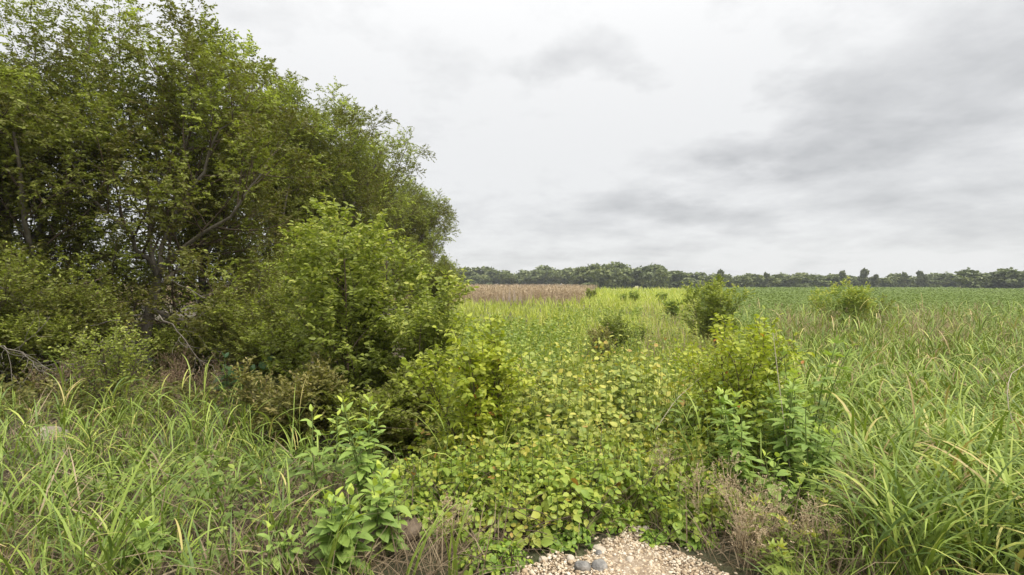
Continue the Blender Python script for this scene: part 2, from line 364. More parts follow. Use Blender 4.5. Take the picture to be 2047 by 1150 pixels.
# gravel: the spill of stones at the roadside
def in_gravel(x, y):
    x = x+.07
    edge = 3.30-0.66*np.maximum(0, .80-x)-1.15*np.maximum(0, x-.87)+.06*np.sin(x*9)+.04*np.sin(x*23)
    return y < edge
xs = np.linspace(-1.0, 1.75, 56); ys = np.linspace(.2, 3.5, 60)
X, Y = np.meshgrid(xs, ys); keep = in_gravel(X, Y)
idx = -np.ones(X.shape, int); V = []; Fq = []
for j in range(len(ys)):
    for i in range(len(xs)):
        if keep[j, i]: idx[j, i] = len(V); V.append((X[j, i], Y[j, i], 1.0+.012+.010*math.sin(X[j, i]*7)*math.sin(Y[j, i]*6)))
for j in range(len(ys)-1):
    for i in range(len(xs)-1):
        q = [idx[j, i], idx[j, i+1], idx[j+1, i+1], idx[j+1, i]]
        if min(q) >= 0: Fq.append(q)
link('gravel_path', make_mesh('gravel_path', [(np.array(V), np.array(Fq), None, 0)], [M['gravel_base']], True), kind='structure')
def ico(rs, sub, jit):
    import bmesh
    bm = bmesh.new(); bmesh.ops.create_icosphere(bm, subdivisions=sub, radius=1)
    v = np.array([x.co[:] for x in bm.verts]); f = np.array([[q.index for q in p.verts] for p in bm.faces]); bm.free()
    k = rs.normal(0, 1, (4, 3))
    d = 1+jit*sum(np.sin(v@k[i]*1.6+i) for i in range(4))/2+rs.normal(0, jit*.5, len(v))
    return v*d[:, None], f
pb = []
n = 34000
px_ = rng.uniform(-.95, 1.7, n); py_ = rng.uniform(1.6, 3.45, n); k = in_gravel(px_, py_+.03); px_, py_ = px_[k], py_[k]
no = 1500; ox = rng.uniform(-.95, 1.75, no); oy = rng.uniform(2.2, 3.6, no); k = ~in_gravel(ox, oy) & in_gravel(ox, oy-np.abs(rng.normal(0, .09, no))); px_ = np.append(px_, ox[k]); py_ = np.append(py_, oy[k])
sz = .0042+.017*rng.beta(1.0, 6.0, len(px_))
for vi in range(4):
    s = np.arange(len(px_)) % 4 == vi; m = s.sum()
    P = np.stack([px_[s], py_[s], 1.016+sz[s]*.3], 1)
    sc = np.stack([sz[s]*rng.uniform(.8, 1.3, m), sz[s]*rng.uniform(.7, 1.1, m), sz[s]*rng.uniform(.5, .8, m)], 1)
    D = np.stack([rng.normal(0, 1, m), rng.normal(0, 1, m), rng.normal(0, .2, m)], 1)
    v, f, t = batch(ico(rng, 1, .34), P, D, np.tile([0, 0, 1.], (m, 1)), sc, np.clip(rng.normal(.55, .24, m), 0, 1))
    pb.append((v, f, t, 0))
link('gravel', make_mesh('gravel', pb, [M['pebble']]), kind='stuff')

def rock(name, label, px, py, Y, w, h, d, mat, seed, group=None, cat='stone', sink=.35, sub=3):
    rs = np.random.default_rng(seed); v, f = ico(rs, sub, .10 if sub > 2 else .2)
    v = v*(1+.22*np.sin(v@rs.normal(0, 1.6, 3)+1)[:, None]); v = np.sign(v)*np.abs(v)**.8
    c = at(px, py, Y); z0 = float(gz(c[0], c[1]))+.01
    v = v*np.array([w/2, d/2, h/2])
    o = link(name, make_mesh(name, [(v, f, None, 0)], [mat], True)); o.location = (c[0], Y, z0+h*(.5-sink)); o.rotation_euler = (0, 0, seed)
    return tag(o, label, cat, group)

# ------------------------------------------------------------------ plants as things
def split_leaves(root, base, tp, P, D, N, Sc, T, mat, nparts, far_tp=None, fol='foliage', variants=9, leafname='leaf'):
    """the leaves that show largest become parts, the rest one joined part"""
    dist = np.linalg.norm(P-np.array([0, 0, CZ]), axis=1)/Sc
    order = np.argsort(dist); near, rest = order[:nparts], order[nparts:]
    if nparts:
        tv, tf = tp; q = np.quantile(T, np.linspace(.04, .998, variants)); ms = []
        for t in q: ms.append(make_mesh(leafname, [(tv, tf, np.full(len(tv), t), 0)], [mat], True))
        Dn = nrm(D[near]); Sd = nrm(np.cross(Dn, N[near])); Nn = np.cross(Sd, Dn)
        for a, i in enumerate(near):
            mi = int(np.argmin(np.abs(q-T[i])))
            o = bpy.data.objects.new(leafname, ms[mi]); C.objects.link(o); o.parent = root
            R = Matrix((Sd[a], Dn[a], Nn[a])).transposed()*float(Sc[i]); R = R.to_4x4(); R.translation = Vector(P[i]-base)
            o.matrix_basis = R
    if len(rest):
        v, f, t = batch(far_tp or tp, P[rest]-base, D[rest], N[rest], Sc[rest], T[rest])
        o = link(fol, make_mesh(fol, [(v, f, t, 0)], [mat], True), root)
        if len(rest) > 300 and nparts: o['kind'] = 'stuff'

def shrub(name, label, cat, base, h, spread, seed, leaf, lw, mat, n=5, nb=(8, 6), leaves=10, droop=.1, nparts=0, wood='twig', lift=.35, up=.5, tbase=.5, tvar=.16,
          big=False, group=None, lean=(0, 0), r0=.018, l1=.45, l2=.28, crown_t0=.2, yellow=.04, topbright=.25, ang=50):
    rs = np.random.default_rng(seed); base = np.asarray(base, float)
    az = np.arange(n)*2*np.pi/n+rs.uniform(0, 6); sp = spread*rs.uniform(.3, 1.1, n)
    d = np.stack([np.cos(az)*sp+lean[0], np.sin(az)*sp+lean[1], np.ones(n)], 1)
    st = np.stack([rs.normal(0, .04, n), rs.normal(0, .04, n), np.full(n, -.03)], 1)
    L0 = h*rs.uniform(.75, 1.0, n)/np.sqrt(1+sp**2*.4)
    P0 = path(rs, st, d, L0, 8, up*.4, .07); R0 = (r0*rs.uniform(.7, 1.1, n))[:, None]*np.linspace(1, .3, 8)[None]
    P1, R1 = spawn(rs, P0, R0, nb[0], crown_t0, 1, ang, h*l1, up, lift, 5, .1)
    P2, R2 = spawn(rs, P1, R1, nb[1], .15, 1, 48, h*l2, up*.6, .1, 4, .12)
    P2m = P2
    root = empty(name, label, cat, base, group)
    for i in range(n):
        v, f = tubes(P0[i:i+1], np.maximum(R0[i:i+1], .003), 6); link('stem', make_mesh('stem', [(v, f, None, 0)], [M[wood]], True), root)
    v1, f1 = tubes(P1, np.maximum(R1, .0022), 4); v2, f2 = tubes(P2, np.maximum(R2, .0015), 3)
    link('twigs', make_mesh('twigs', [(v1, f1, None, 0), (v2, f2, None, 0)], [M[wood]], True), root)
    p, D, N, sc, idx_ = leaves_on(rs, P2, leaves, .12, leaf, droop)
    p1, D1, N1, sc1, i1 = leaves_on(rs, P1, leaves, .4, leaf, droop)
    br = rs.normal(0, .11, len(P2))
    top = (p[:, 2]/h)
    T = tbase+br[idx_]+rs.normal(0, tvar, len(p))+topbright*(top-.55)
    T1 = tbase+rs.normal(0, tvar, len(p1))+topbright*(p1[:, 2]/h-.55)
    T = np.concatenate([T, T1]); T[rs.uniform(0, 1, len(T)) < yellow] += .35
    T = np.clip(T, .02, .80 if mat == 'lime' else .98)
    if mat == 'lime': T[rs.uniform(0, 1, len(T)) < .008] = 1.2
    p = np.concatenate([p, p1])+base; D = np.concatenate([D, D1]); N = np.concatenate([N, N1]); sc = np.concatenate([sc, sc1])
    tp = leaf_big(lw) if big else leaf_mid(lw)
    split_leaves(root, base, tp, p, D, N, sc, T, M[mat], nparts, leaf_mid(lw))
    return root

# ---- trees of the hedgerow
def tree_parts(seed, h, limbs_n=7, trunk_r=.16, lean=(.06, 0), fork=.28, trunk_pts=None, limb_list=None, k=(11, 8, 6), leaves=15, leaf=.078, spread=40, tb=.42):
    rs = np.random.default_rng(seed)
    if trunk_pts is None:
        P0 = path(rs, np.array([[0, 0, -.1]]), np.array([[lean[0], lean[1], 1.]]), np.array([h*.62]), 9, .15, .045)
    else:
        tp_ = np.array(trunk_pts, float); s = np.linspace(0, len(tp_)-1, 9)
        P0 = np.stack([np.interp(s, np.arange(len(tp_)), tp_[:, a]) for a in range(3)], 1)[None]
    R0 = trunk_r*(np.linspace(1.0, .42, 9)+.35*np.exp(-np.arange(9)*1.6))[None]
    if limb_list is None:
        Pl, Rl = spawn(rs, P0, R0, limbs_n, fork, 1, spread, h*.56, .55, .35, 8, .07, rr=.62, taper=.35)
        Pb, Rb = spawn(rs, P0, R0, 4, .18, .55, 75, h*.30, -.1, .05, 8, .09, rr=.35, taper=.2)    # low boughs
        Pl = np.concatenate([Pl, Pb]); Rl = np.concatenate([Rl, Rb])
    else:
        A = []
        for lp in limb_list:
            lp = np.array(lp, float); s = np.linspace(0, len(lp)-1, 8)
            A.append(np.stack([np.interp(s, np.arange(len(lp)), lp[:, a]) for a in range(3)], 1))
        Pl = np.stack(A); Pl[:, 1:-1] += rs.normal(0, .07, Pl[:, 1:-1].shape); Rl = trunk_r*.36*np.linspace(1, .10, 8)[None]*rs.uniform(.7, 1.1, (len(A), 1))
    P1, R1 = spawn(rs, Pl, Rl, k[0], .10, 1, 55, h*.24, .35, .15, 6, .10, rr=.6)
    P2, R2 = spawn(rs, P1, R1, k[1], .2, 1, 50, h*.115, .1, .08, 5, .13, rr=.6)
    P3, R3 = spawn(rs, P2, R2, k[2], .15, 1, 45, h*.052, -.1, 0, 4, .15, rr=.6)
    parts = {}
    v, f = tubes(P0, R0, 10); parts['trunk'] = make_mesh('trunk', [(v, f, None, 0)], [M['bark']], True)
    parts['branch'] = []
    for i in range(len(Pl)):
        v, f = tubes(Pl[i:i+1], Rl[i:i+1], 7); parts['branch'].append(make_mesh('branch', [(v, f, None, 0)], [M['bark']], True))
    ch = [(*tubes(P1, np.maximum(R1, .006), 4), None, 0), (*tubes(P2, np.maximum(R2, .003), 3), None, 0)]
    parts['twigs'] = make_mesh('twigs', ch, [M['twig']], True)
    p, D, N, sc, ix = leaves_on(rs, P3, leaves, .05, leaf, .25, flat=.5)
    kp = rs.uniform(0, 1, len(p)) < np.where(p[:, 2] < .5*h, .66, .95)      # the lower crown is thinner
    p, D, N, sc, ix = p[kp], D[kp], N[kp], sc[kp], ix[kp]
    q = rs.normal(0, .15, len(P1))+np.repeat(rs.normal(0, .08, len(Pl)), k[0])
    b1 = np.repeat(q, k[1]*k[2])[ix]
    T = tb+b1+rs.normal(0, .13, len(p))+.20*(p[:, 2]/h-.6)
    # fresh pale shoots at some branch tips
    fresh = rs.uniform(0, 1, len(P2)) < .13
    T += np.repeat(fresh, k[2])[ix]*.36
    T[rs.uniform(0, 1, len(T)) < .02] += .35
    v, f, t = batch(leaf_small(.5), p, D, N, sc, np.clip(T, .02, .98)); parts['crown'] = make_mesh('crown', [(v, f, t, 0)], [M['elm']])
    return parts
def place_tree(parts, name, label, cat, loc, rz, s, group, sz=None):
    r = empty(name, label, cat, loc, group); r.rotation_euler = (0, 0, rz); r.scale = (s, s, sz or s)
    link('trunk', parts['trunk'], r); link('twigs', parts['twigs'], r); link('crown', parts['crown'], r)
    for b in parts['branch']: link('branch', b, r)
    return r
HG = 'trees of the overgrown hedgerow'
def on_ground(px, Y): 
    x = (px-1023.5)/F*Y; return np.array([x, Y, float(gz(x, Y))])
# the leaning forked tree: trunk and limbs where the photo shows them
b = on_ground(262, 11.0)
def rel(px, py, Y): return at(px, py, Y)-b
trunk = [(0, 0, -.15), rel(285, 690, 11), rel(300, 620, 11), rel(318, 545, 11)]
limbs = [[rel(318, 550, 11), rel(340, 470, 11.1), rel(352, 350, 11.2), rel(362, 260, 11.2), rel(378, 180, 11.3), rel(385, 120, 11.3)],
         [rel(314, 560, 11), rel(300, 440, 11.2), rel(275, 300, 11.5), rel(255, 160, 11.8), rel(235, 80, 12)],
         [rel(318, 556, 11), rel(370, 500, 10.7), rel(440, 440, 10.4), rel(515, 370, 10.2), rel(545, 300, 10.2)],
         [rel(312, 585, 11), rel(370, 540, 11.4), rel(420, 490, 12), rel(450, 380, 12.6), rel(470, 230, 13)],
         [rel(316, 556, 11), rel(280, 480, 10.5), rel(200, 400, 9.8), rel(120, 290, 9.4)],
         [rel(335, 480, 11.1), rel(400, 370, 10.8), rel(435, 270, 10.6), rel(462, 205, 10.6)],
         [rel(300, 620, 11), rel(370, 640, 10.4), rel(430, 660, 10), rel(500, 640, 9.8)],
         [rel(290, 660, 11), rel(230, 620, 10.4), rel(160, 610, 9.9), rel(90, 590, 9.5)],
         [rel(350, 400, 11.1), rel(400, 260, 12), rel(425, 190, 12.4), rel(440, 140, 12.6)]]
hero = tree_parts(5, 8.8, trunk_r=.165, trunk_pts=trunk, limb_list=limbs, k=(12, 8, 6), leaves=16)
place_tree(hero, 'elm_tree', 'leaning elm with a stout forked trunk standing clear in the hedgerow', 'tree', b, 0, 1, HG)
VT = [tree_parts(21, 8.8, 8, .15, (.05, .02), .30), tree_parts(22, 8.8, 7, .13, (-.08, .03), .22), tree_parts(23, 8.8, 9, .14, (.1, -.05), .34)]
for (px, Y, s, v, rz, label) in [
    (125, 10.2, .80, 1, .4, 'pale grey trunked elm left of the leaning forked tree'),
    (35, 9.6, .76, 0, 2.2, 'slim elm at the left edge of the picture'),
    (-130, 9.0, .76, 2, 4.1, 'elm cut off by the left edge with low hanging boughs'),
    (430, 13.5, .86, 0, 3.6, 'elm just right of and behind the leaning forked tree'),
    (520, 15.0, .84, 1, 5.2, 'thin dark trunked elm seen through the gap above the tan field'),
    (590, 17.0, .96, 2, .2, 'elm whose crown rises behind the pale green sapling'),
    (670, 20.0, .98, 0, 1.5, 'mid row elm on the falling line of crowns'),
    (735, 24.5, 1.03, 1, 2.9, 'rounded elm further along the falling line of crowns'),
    (635, 18.8, .93, 1, 2.0, 'elm filling the row between two rounded crowns behind the pale green sapling'),
    (800, 30.0, 1.03, 2, 4.4, 'second to last big elm of the hedgerow'),
    (838, 33.0, .92, 0, .9, 'last big elm at the far end of the hedgerow')]:
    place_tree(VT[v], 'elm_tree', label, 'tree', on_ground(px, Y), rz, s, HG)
for (px, Y, s, v, rz, label) in [(862, 27.0, .55, 1, 1.0, 'small elm with a ragged edge at the open end of the hedgerow'),
                                 (880, 22.0, .40, 2, 3.0, 'low elm sapling at the foot of the hedgerow end')]:
    place_tree(VT[v], 'elm_tree', label, 'tree', on_ground(px, Y), rz, s, HG)

# understory along the foot of the hedgerow
UG = 'undergrowth bushes at the foot of the hedgerow'
for i, (px, Y, h, sp, label) in enumerate([
    (-70, 7.6, 2.0, .6, 'dark olive bush under the trees at the left edge'),
    (35, 8.6, 1.9, .5, 'dark bush at the foot of the slim left elm'),
    (95, 8.0, 1.3, .6, 'low bush left of the pale grey trunk'),
    (160, 8.7, 1.7, .5, 'bush hiding the foot of the pale grey trunk'),
    (350, 10.6, .85, .6, 'low bush close to the right side of the forked trunk'),
    (400, 9.6, 1.2, .6, 'low bush under the tan field gap'),
    (455, 10.2, 1.5, .6, 'bush at the right end of the tan field gap'),
    (520, 9.0, 1.75, .5, 'bush between the tan field gap and the pale sapling'),
    (565, 8.2, 1.3, .6, 'low bush at the left foot of the pale green sapling'),
    (580, 12.0, 2.6, .6, 'tall bush just behind the pale green sapling'),
    (870, 12.5, 1.7, .4, 'bush at the right foot of the hedgerow, beside the meadow'),
    (330, 13.5, 1.1, .8, 'bush deep behind the forked trunk'),
    (110, 12.0, 1.5, .8, 'bush in the deep shade behind the left trunks')]):
    shrub('undergrowth_bush', label, 'bush', on_ground(px, Y), h, sp, 100+i, .058, .46, 'elm', n=7, nb=(10, 8), leaves=15, group=UG, l1=.55, l2=.28, tbase=.36+.08*(i % 3), droop=.3, crown_t0=.08)

# saplings in front of the hedgerow
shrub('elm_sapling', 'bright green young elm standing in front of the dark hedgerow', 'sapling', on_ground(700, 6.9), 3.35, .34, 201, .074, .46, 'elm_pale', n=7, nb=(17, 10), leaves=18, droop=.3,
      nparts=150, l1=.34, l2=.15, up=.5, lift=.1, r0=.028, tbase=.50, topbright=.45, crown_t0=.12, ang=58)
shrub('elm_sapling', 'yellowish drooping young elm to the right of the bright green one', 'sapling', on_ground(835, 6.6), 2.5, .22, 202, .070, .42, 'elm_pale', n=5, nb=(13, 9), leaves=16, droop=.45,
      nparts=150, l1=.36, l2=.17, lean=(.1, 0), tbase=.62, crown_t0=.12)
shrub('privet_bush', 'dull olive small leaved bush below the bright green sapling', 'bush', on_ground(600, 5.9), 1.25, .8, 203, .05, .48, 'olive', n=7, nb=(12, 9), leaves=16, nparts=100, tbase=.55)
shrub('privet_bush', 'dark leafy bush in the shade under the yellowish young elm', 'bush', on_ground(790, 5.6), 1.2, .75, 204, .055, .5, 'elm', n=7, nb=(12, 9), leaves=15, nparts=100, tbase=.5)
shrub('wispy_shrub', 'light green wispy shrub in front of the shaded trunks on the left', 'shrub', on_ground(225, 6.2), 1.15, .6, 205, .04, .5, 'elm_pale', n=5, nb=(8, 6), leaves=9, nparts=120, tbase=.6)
shrub('yellow_shrub', 'yellow green shrub with a few red leaves at the left of the brambles', 'shrub', on_ground(965, 4.5), 1.45, .22, 206, .056, .62, 'lime', n=6, nb=(10, 6), leaves=9, nparts=300, big=True,
      droop=.35, tbase=.62, tvar=.18, l1=.38, l2=.2, r0=.013, crown_t0=.15)
shrub('yellow_shrub', 'yellow green bush with thin arching shoots right of the brambles', 'shrub', on_ground(1462, 4.6), 1.50, .36, 207, .050, .5, 'lime', n=9, nb=(9, 7), leaves=9, nparts=300, big=True,
      droop=.35, tbase=.60, tvar=.17, l1=.28, l2=.2, r0=.013, crown_t0=.12, lean=(.08, 0))
shrub('roadside_bush', 'small rounded green bush in the middle distance right of centre', 'bush', on_ground(1425, 17.0), 2.45, .32, 208, .085, .5, 'elm_pale', n=7, nb=(11, 8), leaves=11, tbase=.56, l1=.36, l2=.18)
shrub('roadside_bush', 'pale feathery bush near the edge of the soybean field', 'bush', on_ground(1690, 19.0), 2.35, .60, 209, .085, .4, 'weed', n=9, nb=(11, 8), leaves=11, tbase=.66, l1=.42, l2=.2)
shrub('roadside_bush', 'little dark bush beside the pale feathery one', 'bush', on_ground(1745, 19.5), 1.8, .4, 210, .09, .5, 'elm', n=5, nb=(8, 6), leaves=10, tbase=.4)
shrub('meadow_shrub', 'brownish upright shrub in the centre of the meadow', 'shrub', on_ground(1210, 13.0), 1.30, .07, 211, .055, .45, 'olive', n=5, nb=(9, 6), leaves=9, tbase=.68, l1=.34)
shrub('meadow_shrub', 'olive clump right of and beyond the brownish upright shrub', 'shrub', on_ground(1238, 18.0), 1.5, .5, 212, .08, .5, 'elm_pale', n=6, nb=(8, 6), leaves=9, tbase=.35)
for i, (px, Y, h, label) in enumerate([(1180, 70, 1.7, 'dark bush at the corner of the tan corn field'), (1245, 64, 1.2, 'grey green bush left of two in the far meadow'),
                                      (1268, 62, 1.5, 'grey green bush right of two in the far meadow'), (1322, 62, 1.5, 'narrow bush alone in the far meadow'), (1345, 34, 1.3, 'thin weedy bush behind the rounded green bush')]):
    shrub('meadow_shrub', label, 'shrub', on_ground(px, Y), h, .5, 220+i, .17, .5, 'elm' if i == 0 else 'weed', n=5, nb=(6, 5), leaves=6, tbase=.55)

# broad leaved weeds: every leaf a part
def weed(name, label, base, h, stems, seed, leaf, tp, mat, group=None, lean=(0, 0), pairs=7, spread=.22, tb=.6, tips=True):
    rs = np.random.default_rng(seed); base = np.asarray(base, float)
    root = empty(name, label, 'weed', base, group)
    q = np.linspace(.15, .95, 9); ms = [make_mesh('leaf', [(tp[0], tp[1], np.full(len(tp[0]), t), 0)], [M[mat]], True) for t in q]
    for s in range(stems):
        az = rs.uniform(0, 6.3); sp = spread*rs.uniform(.2, 1.1) if stems > 1 else .03
        hh = h*rs.uniform(.7, 1.0) if s else h
        P = path(rs, np.array([[rs.normal(0, .03), rs.normal(0, .03), -.02]]), np.array([[math.cos(az)*sp+lean[0], math.sin(az)*sp+lean[1], 1.]]), np.array([hh]), 8, .2, .05)
        v, f = tubes(P, np.linspace(.0065, .0025, 8)[None], 6); link('stem', make_mesh('stem', [(v, f, None, 0)], [M['stem']], True), root)
        ph = rs.uniform(0, 3)
        for k in range(pairs):
            t = .18+.80*(k/(pairs-1))**.85; c, tan = sample(P, np.array([0]), np.array([t])); c = c[0]; tan = tan[0]
            size = leaf*(1.05-.55*max(0, (t-.55)/.45)**1.5)*rs.uniform(.85, 1.15)
            for e in (0, 1):
                a = ph+k*1.57+e*math.pi+rs.normal(0, .2)
                el = math.radians(5+60*max(0, t-.72)/.28+rs.normal(0, 10))
                D = Vector((math.cos(a)*math.cos(el), math.sin(a)*math.cos(el), math.sin(el)))
                N = Vector((rs.normal(0, .2), rs.normal(0, .2), 1)); Sd = D.cross(N).normalized(); Nn = Sd.cross(D)
                T = tb+rs.normal(0, .1)+(.35*max(0, t-.8)/.2 if tips else 0)
                o = bpy.data.objects.new('leaf', ms[int(np.argmin(np.abs(q-T)))]); C.objects.link(o); o.parent = root
                R = (Matrix((Sd, D, Nn)).transposed()*float(size)).to_4x4(); R.translation = Vector(c)+D*.015; o.matrix_basis = R
    return root
LANCE = leaf_big(.42, .38, .25); OVAL = leaf_big(.62, .36, .22); LOBE = leaf_lobed(.36)
RG = 'giant ragweed plants on the verge'
def wb(px, Y): return on_ground(px, Y)
for i, (px, Y, h, st, leaf, tp, lean, label) in enumerate([
    (735, 3.55, .86, 6, .115, LANCE, (0, 0), 'tallest ragweed with pale pointed leaves before the dark saplings'),
    (655, 3.7, .74, 2, .11, LANCE, (.02, 0), 'thin single ragweed stem left of the tallest one'),
    (690, 2.75, .50, 7, .11, OVAL, (0, 0), 'leafy ragweed low in front of the tallest one'),
    (770, 3.0, .50, 5, .11, OVAL, (.05, 0), 'ragweed with drooping leaves right of the low leafy one'),
    (565, 2.75, .30, 3, .10, LANCE, (-.05, 0), 'small ragweed between the grass and the low leafy one'),
    (285, 2.85, .30, 3, .11, OVAL, (0, 0), 'small broad leaved ragweed in the left foreground grass'),
    (1600, 4.3, 1.30, 3, .125, LOBE, (.02, 0), 'tall lobed ragweed beside the tall grass on the right'),
    (1570, 3.9, .98, 5, .125, LOBE, (0, 0), 'dense lobed ragweed right of the yellow green bush'),
    (1480, 3.7, .85, 4, .115, LOBE, (-.03, 0), 'lobed ragweed in front of the yellow green bush'),
    (1630, 3.6, .75, 4, .115, LOBE, (.06, 0), 'lobed ragweed leaning towards the tall grass'),
    (1545, 3.35, .50, 4, .10, OVAL, (0, 0), 'low bright ragweed behind the dry twiggy weeds'),
    (1400, 7.5, 1.1, 3, .20, LANCE, (0, 0), 'pale ragweed behind the yellow green bush by the meadow')]):
    weed('giant_ragweed', label, wb(px, Y), h, st, 300+i, leaf, tp, 'ragweed', RG, lean, pairs=10 if h > .6 else 8)
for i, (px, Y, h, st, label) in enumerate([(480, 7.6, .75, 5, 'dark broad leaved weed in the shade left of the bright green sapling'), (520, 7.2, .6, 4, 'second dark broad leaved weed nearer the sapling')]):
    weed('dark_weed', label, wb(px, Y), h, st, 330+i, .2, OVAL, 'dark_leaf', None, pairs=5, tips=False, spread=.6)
for i, (px, Y, h, label) in enumerate([(368, 2.75, .26, 'left of two slim leafy spikes in the foreground grass'), (397, 2.78, .20, 'right of two slim leafy spikes in the foreground grass')]):
    weed('goldenrod_spike', label, wb(px, Y), h, 1, 340+i, .055, leaf_big(.2, .4, .1), 'bright', None, pairs=14, tb=.6)
for i, (px, Y, h, label) in enumerate([(1640, 2.85, .25, 'small soft green weed among the dry twigs, nearest the gravel side'), (1585, 2.9, .3, 'pale green lobed weed in the middle of the dry twigs'), (1680, 3.1, .38, 'grey green weed between the dry twigs and the tall grass'), (1500, 3.0, .34, 'green weed growing up through the tallest dry twigs'), (1560, 2.75, .22, 'lowest green weed near the bottom of the dry twigs'), (1620, 3.3, .40, 'green weed behind the dry twigs under the lobed ragweeds')]):
    weed('low_weed', label, wb(px, Y), h, 4, 350+i, .075, LOBE, 'weed', 'small weeds growing through the dry twigs', pairs=5, spread=.5, tb=.6)

# the bramble thicket
def thicket(name, label, cat, x0, x1, y0, y1, hf, count, leaf, tp, far_tp, mat, seed, nparts, tb, tv=.17, ncane=60, wood='twig', group=None, inside=None):
    rs = np.random.default_rng(seed)
    cx, cy = (x0+x1)/2, (y0+y1)/2; base = np.array([cx, cy, float(gz(cx, cy))])
    root = empty(name, label, cat, base, group)
    x = rs.uniform(x0, x1, count); y = rs.uniform(y0, y1, count)
    hh = hf(x, y); k = hh > .03
    if inside is not None: k &= inside(x, y)
    x, y, hh = x[k], y[k], hh[k]
    g = gz(x, y)
    lump = .80+.20*np.sin(x*5.1+seed)*np.sin(y*4.3)+.15*np.sin(x*11+y*7)+.08*np.sin(x*23-y*17)
    fr = 1-np.abs(rs.normal(0, .24, len(x))); fr = np.clip(fr, .02, 1.15)
    P = np.stack([x, y, g+hh*lump*fr], 1)
    e = .06; gxn = (hf(x+e, y)-hf(x-e, y))/(2*e)+rs.normal(0, .3, len(x)); gyn = (hf(x, y+e)-hf(x, y-e))/(2*e)+rs.normal(0, .3, len(x))
    N = nrm(np.stack([-gxn*.8, -gyn*.8, np.ones(len(x))], 1)+rs.normal(0, .35, (len(x), 3)))
    a = rs.uniform(0, 6.3, len(x)); D = nrm(np.stack([np.cos(a), np.sin(a)-.35, -.35+rs.normal(0, .35, len(x))], 1))
    patch = .16*np.sin(x*3.3+1)*np.sin(y*2.7+seed)
    T = np.clip(tb+patch+rs.normal(0, tv, len(x))+.1*(fr-.8), .02, .98)
    sc = leaf*np.clip(rs.lognormal(-.1, .32, len(x)), .4, 1.7)
    # canes
    sidx = rs.integers(0, len(x), ncane)
    st = np.stack([x[sidx], y[sidx], g[sidx]-.02], 1); L = hh[sidx]*1.5+.15
    az = rs.uniform(0, 6.3, ncane); PP = path(rs, st, np.stack([np.cos(az)*.6, np.sin(az)*.6, np.ones(ncane)], 1), L, 7, -1.0, .08)
    v, f = tubes(PP-base, np.full((ncane, 7), .0035)*np.linspace(1, .5, 7), 4)
    link('canes', make_mesh('canes', [(v, f, None, 0)], [M[wood]], True), root, kind='stuff')
    split_leaves(root, base, tp, P, D, N, sc, T, M[mat], nparts, far_tp)
    return root
def bram_h(x, y):   # mound: high at the back, low towards the gravel
    e = ((x-.85)/1.75)**2+((y-5.3)/2.0)**2
    zt = np.interp(y, [3.3, 3.7, 4.8, 5.6, 6.5, 7.3], [1.02, 1.20, 1.48, 1.70, 1.86, 1.7])
    return np.clip(1-e, 0, 1)**.3*np.maximum(zt-gz(x, y), .1)
thicket('bramble_thicket', 'broad mound of yellowing brambles in the middle of the verge', 'bramble', -.95, 2.6, 3.35, 7.2, bram_h, 32000, .066, leaf_big(.72, .33, .25), leaf_mid(.72), 'bramble', 401, 300, .60, ncane=160)
def vine_h(x, y):
    e = ((x-.35)/1.5)**2+((y-3.75)/.75)**2
    return np.clip(1-e, 0, 1)**.5*.42
thicket('poison_ivy', 'low tangle of reddening vine leaves spilling onto the gravel', 'vine', -1.2, 1.9, 2.95, 4.5, vine_h, 9500, .048, leaf_big(.66, .35, .25), leaf_mid(.66), 'ground_vine', 402, 300, .40, tv=.18, ncane=90, inside=lambda x, y: ~in_gravel(x, y-.06))
for i, (px, py, w, h, label) in enumerate([(1205, 1045, .30, .20, 'bright green bushy creeper at the top edge of the gravel'), (1120, 1085, .20, .17, 'bright creeper at the left edge of the gravel'),
                                  (985, 1130, .20, .16, 'bright creeper in the bottom left corner of the gravel'), (1312, 1085, .10, .08, 'tiny creeper sprig alone on the gravel'),
                                  (1395, 1085, .13, .06, 'flat yellowish creeper between gravel and dry twigs'), (1360, 1040, .20, .22, 'large leaved creeper above the right of the gravel')]):
    Yc = 1.6*F/(py-HOR)*1.0; xc = (px-1023.5)/F*Yc
    thicket('creeper', label, 'creeper', xc-w*1.1, xc+w*1.1, Yc-w*.7, Yc+w*.9, lambda x, y: np.clip(1-((x-xc)/w/1.05)**2-((y-Yc)/(w*.7))**2, 0, 1)**.5*h, int(2600*w+150), .034 if i < 5 else .055, leaf_big(.66, .35, .2), leaf_mid(.66),
            'bright' if i < 5 else 'bramble', 410+i, 120, .5, ncane=12, group='bright creepers round the gravel')
def ivy_left_h(x, y):
    e = ((x+1.9)/2.0)**2+((y-4.3)/1.5)**2
    return np.clip(1-e, 0, 1)**.5*.38
thicket('ground_creeper', 'dim low creeper covering the bank left of the ragweed', 'creeper', -3.9, .1, 2.85, 5.8, ivy_left_h, 5000, .05, leaf_mid(.66), leaf_mid(.66), 'weed', 420, 200, .24, tv=.2, ncane=60)
def ivy_right_h(x, y):
    e = ((x-2.9)/.9)**2+((y-3.9)/.8)**2
    return np.clip(1-e, 0, 1)**.5*.45
thicket('bramble_thicket', 'small dim bramble patch at the foot of the tall grass', 'bramble', 2.0, 3.8, 3.1, 4.7, ivy_right_h, 2500, .055, leaf_mid(.68), leaf_mid(.68), 'bramble', 421, 150, .42, ncane=30)

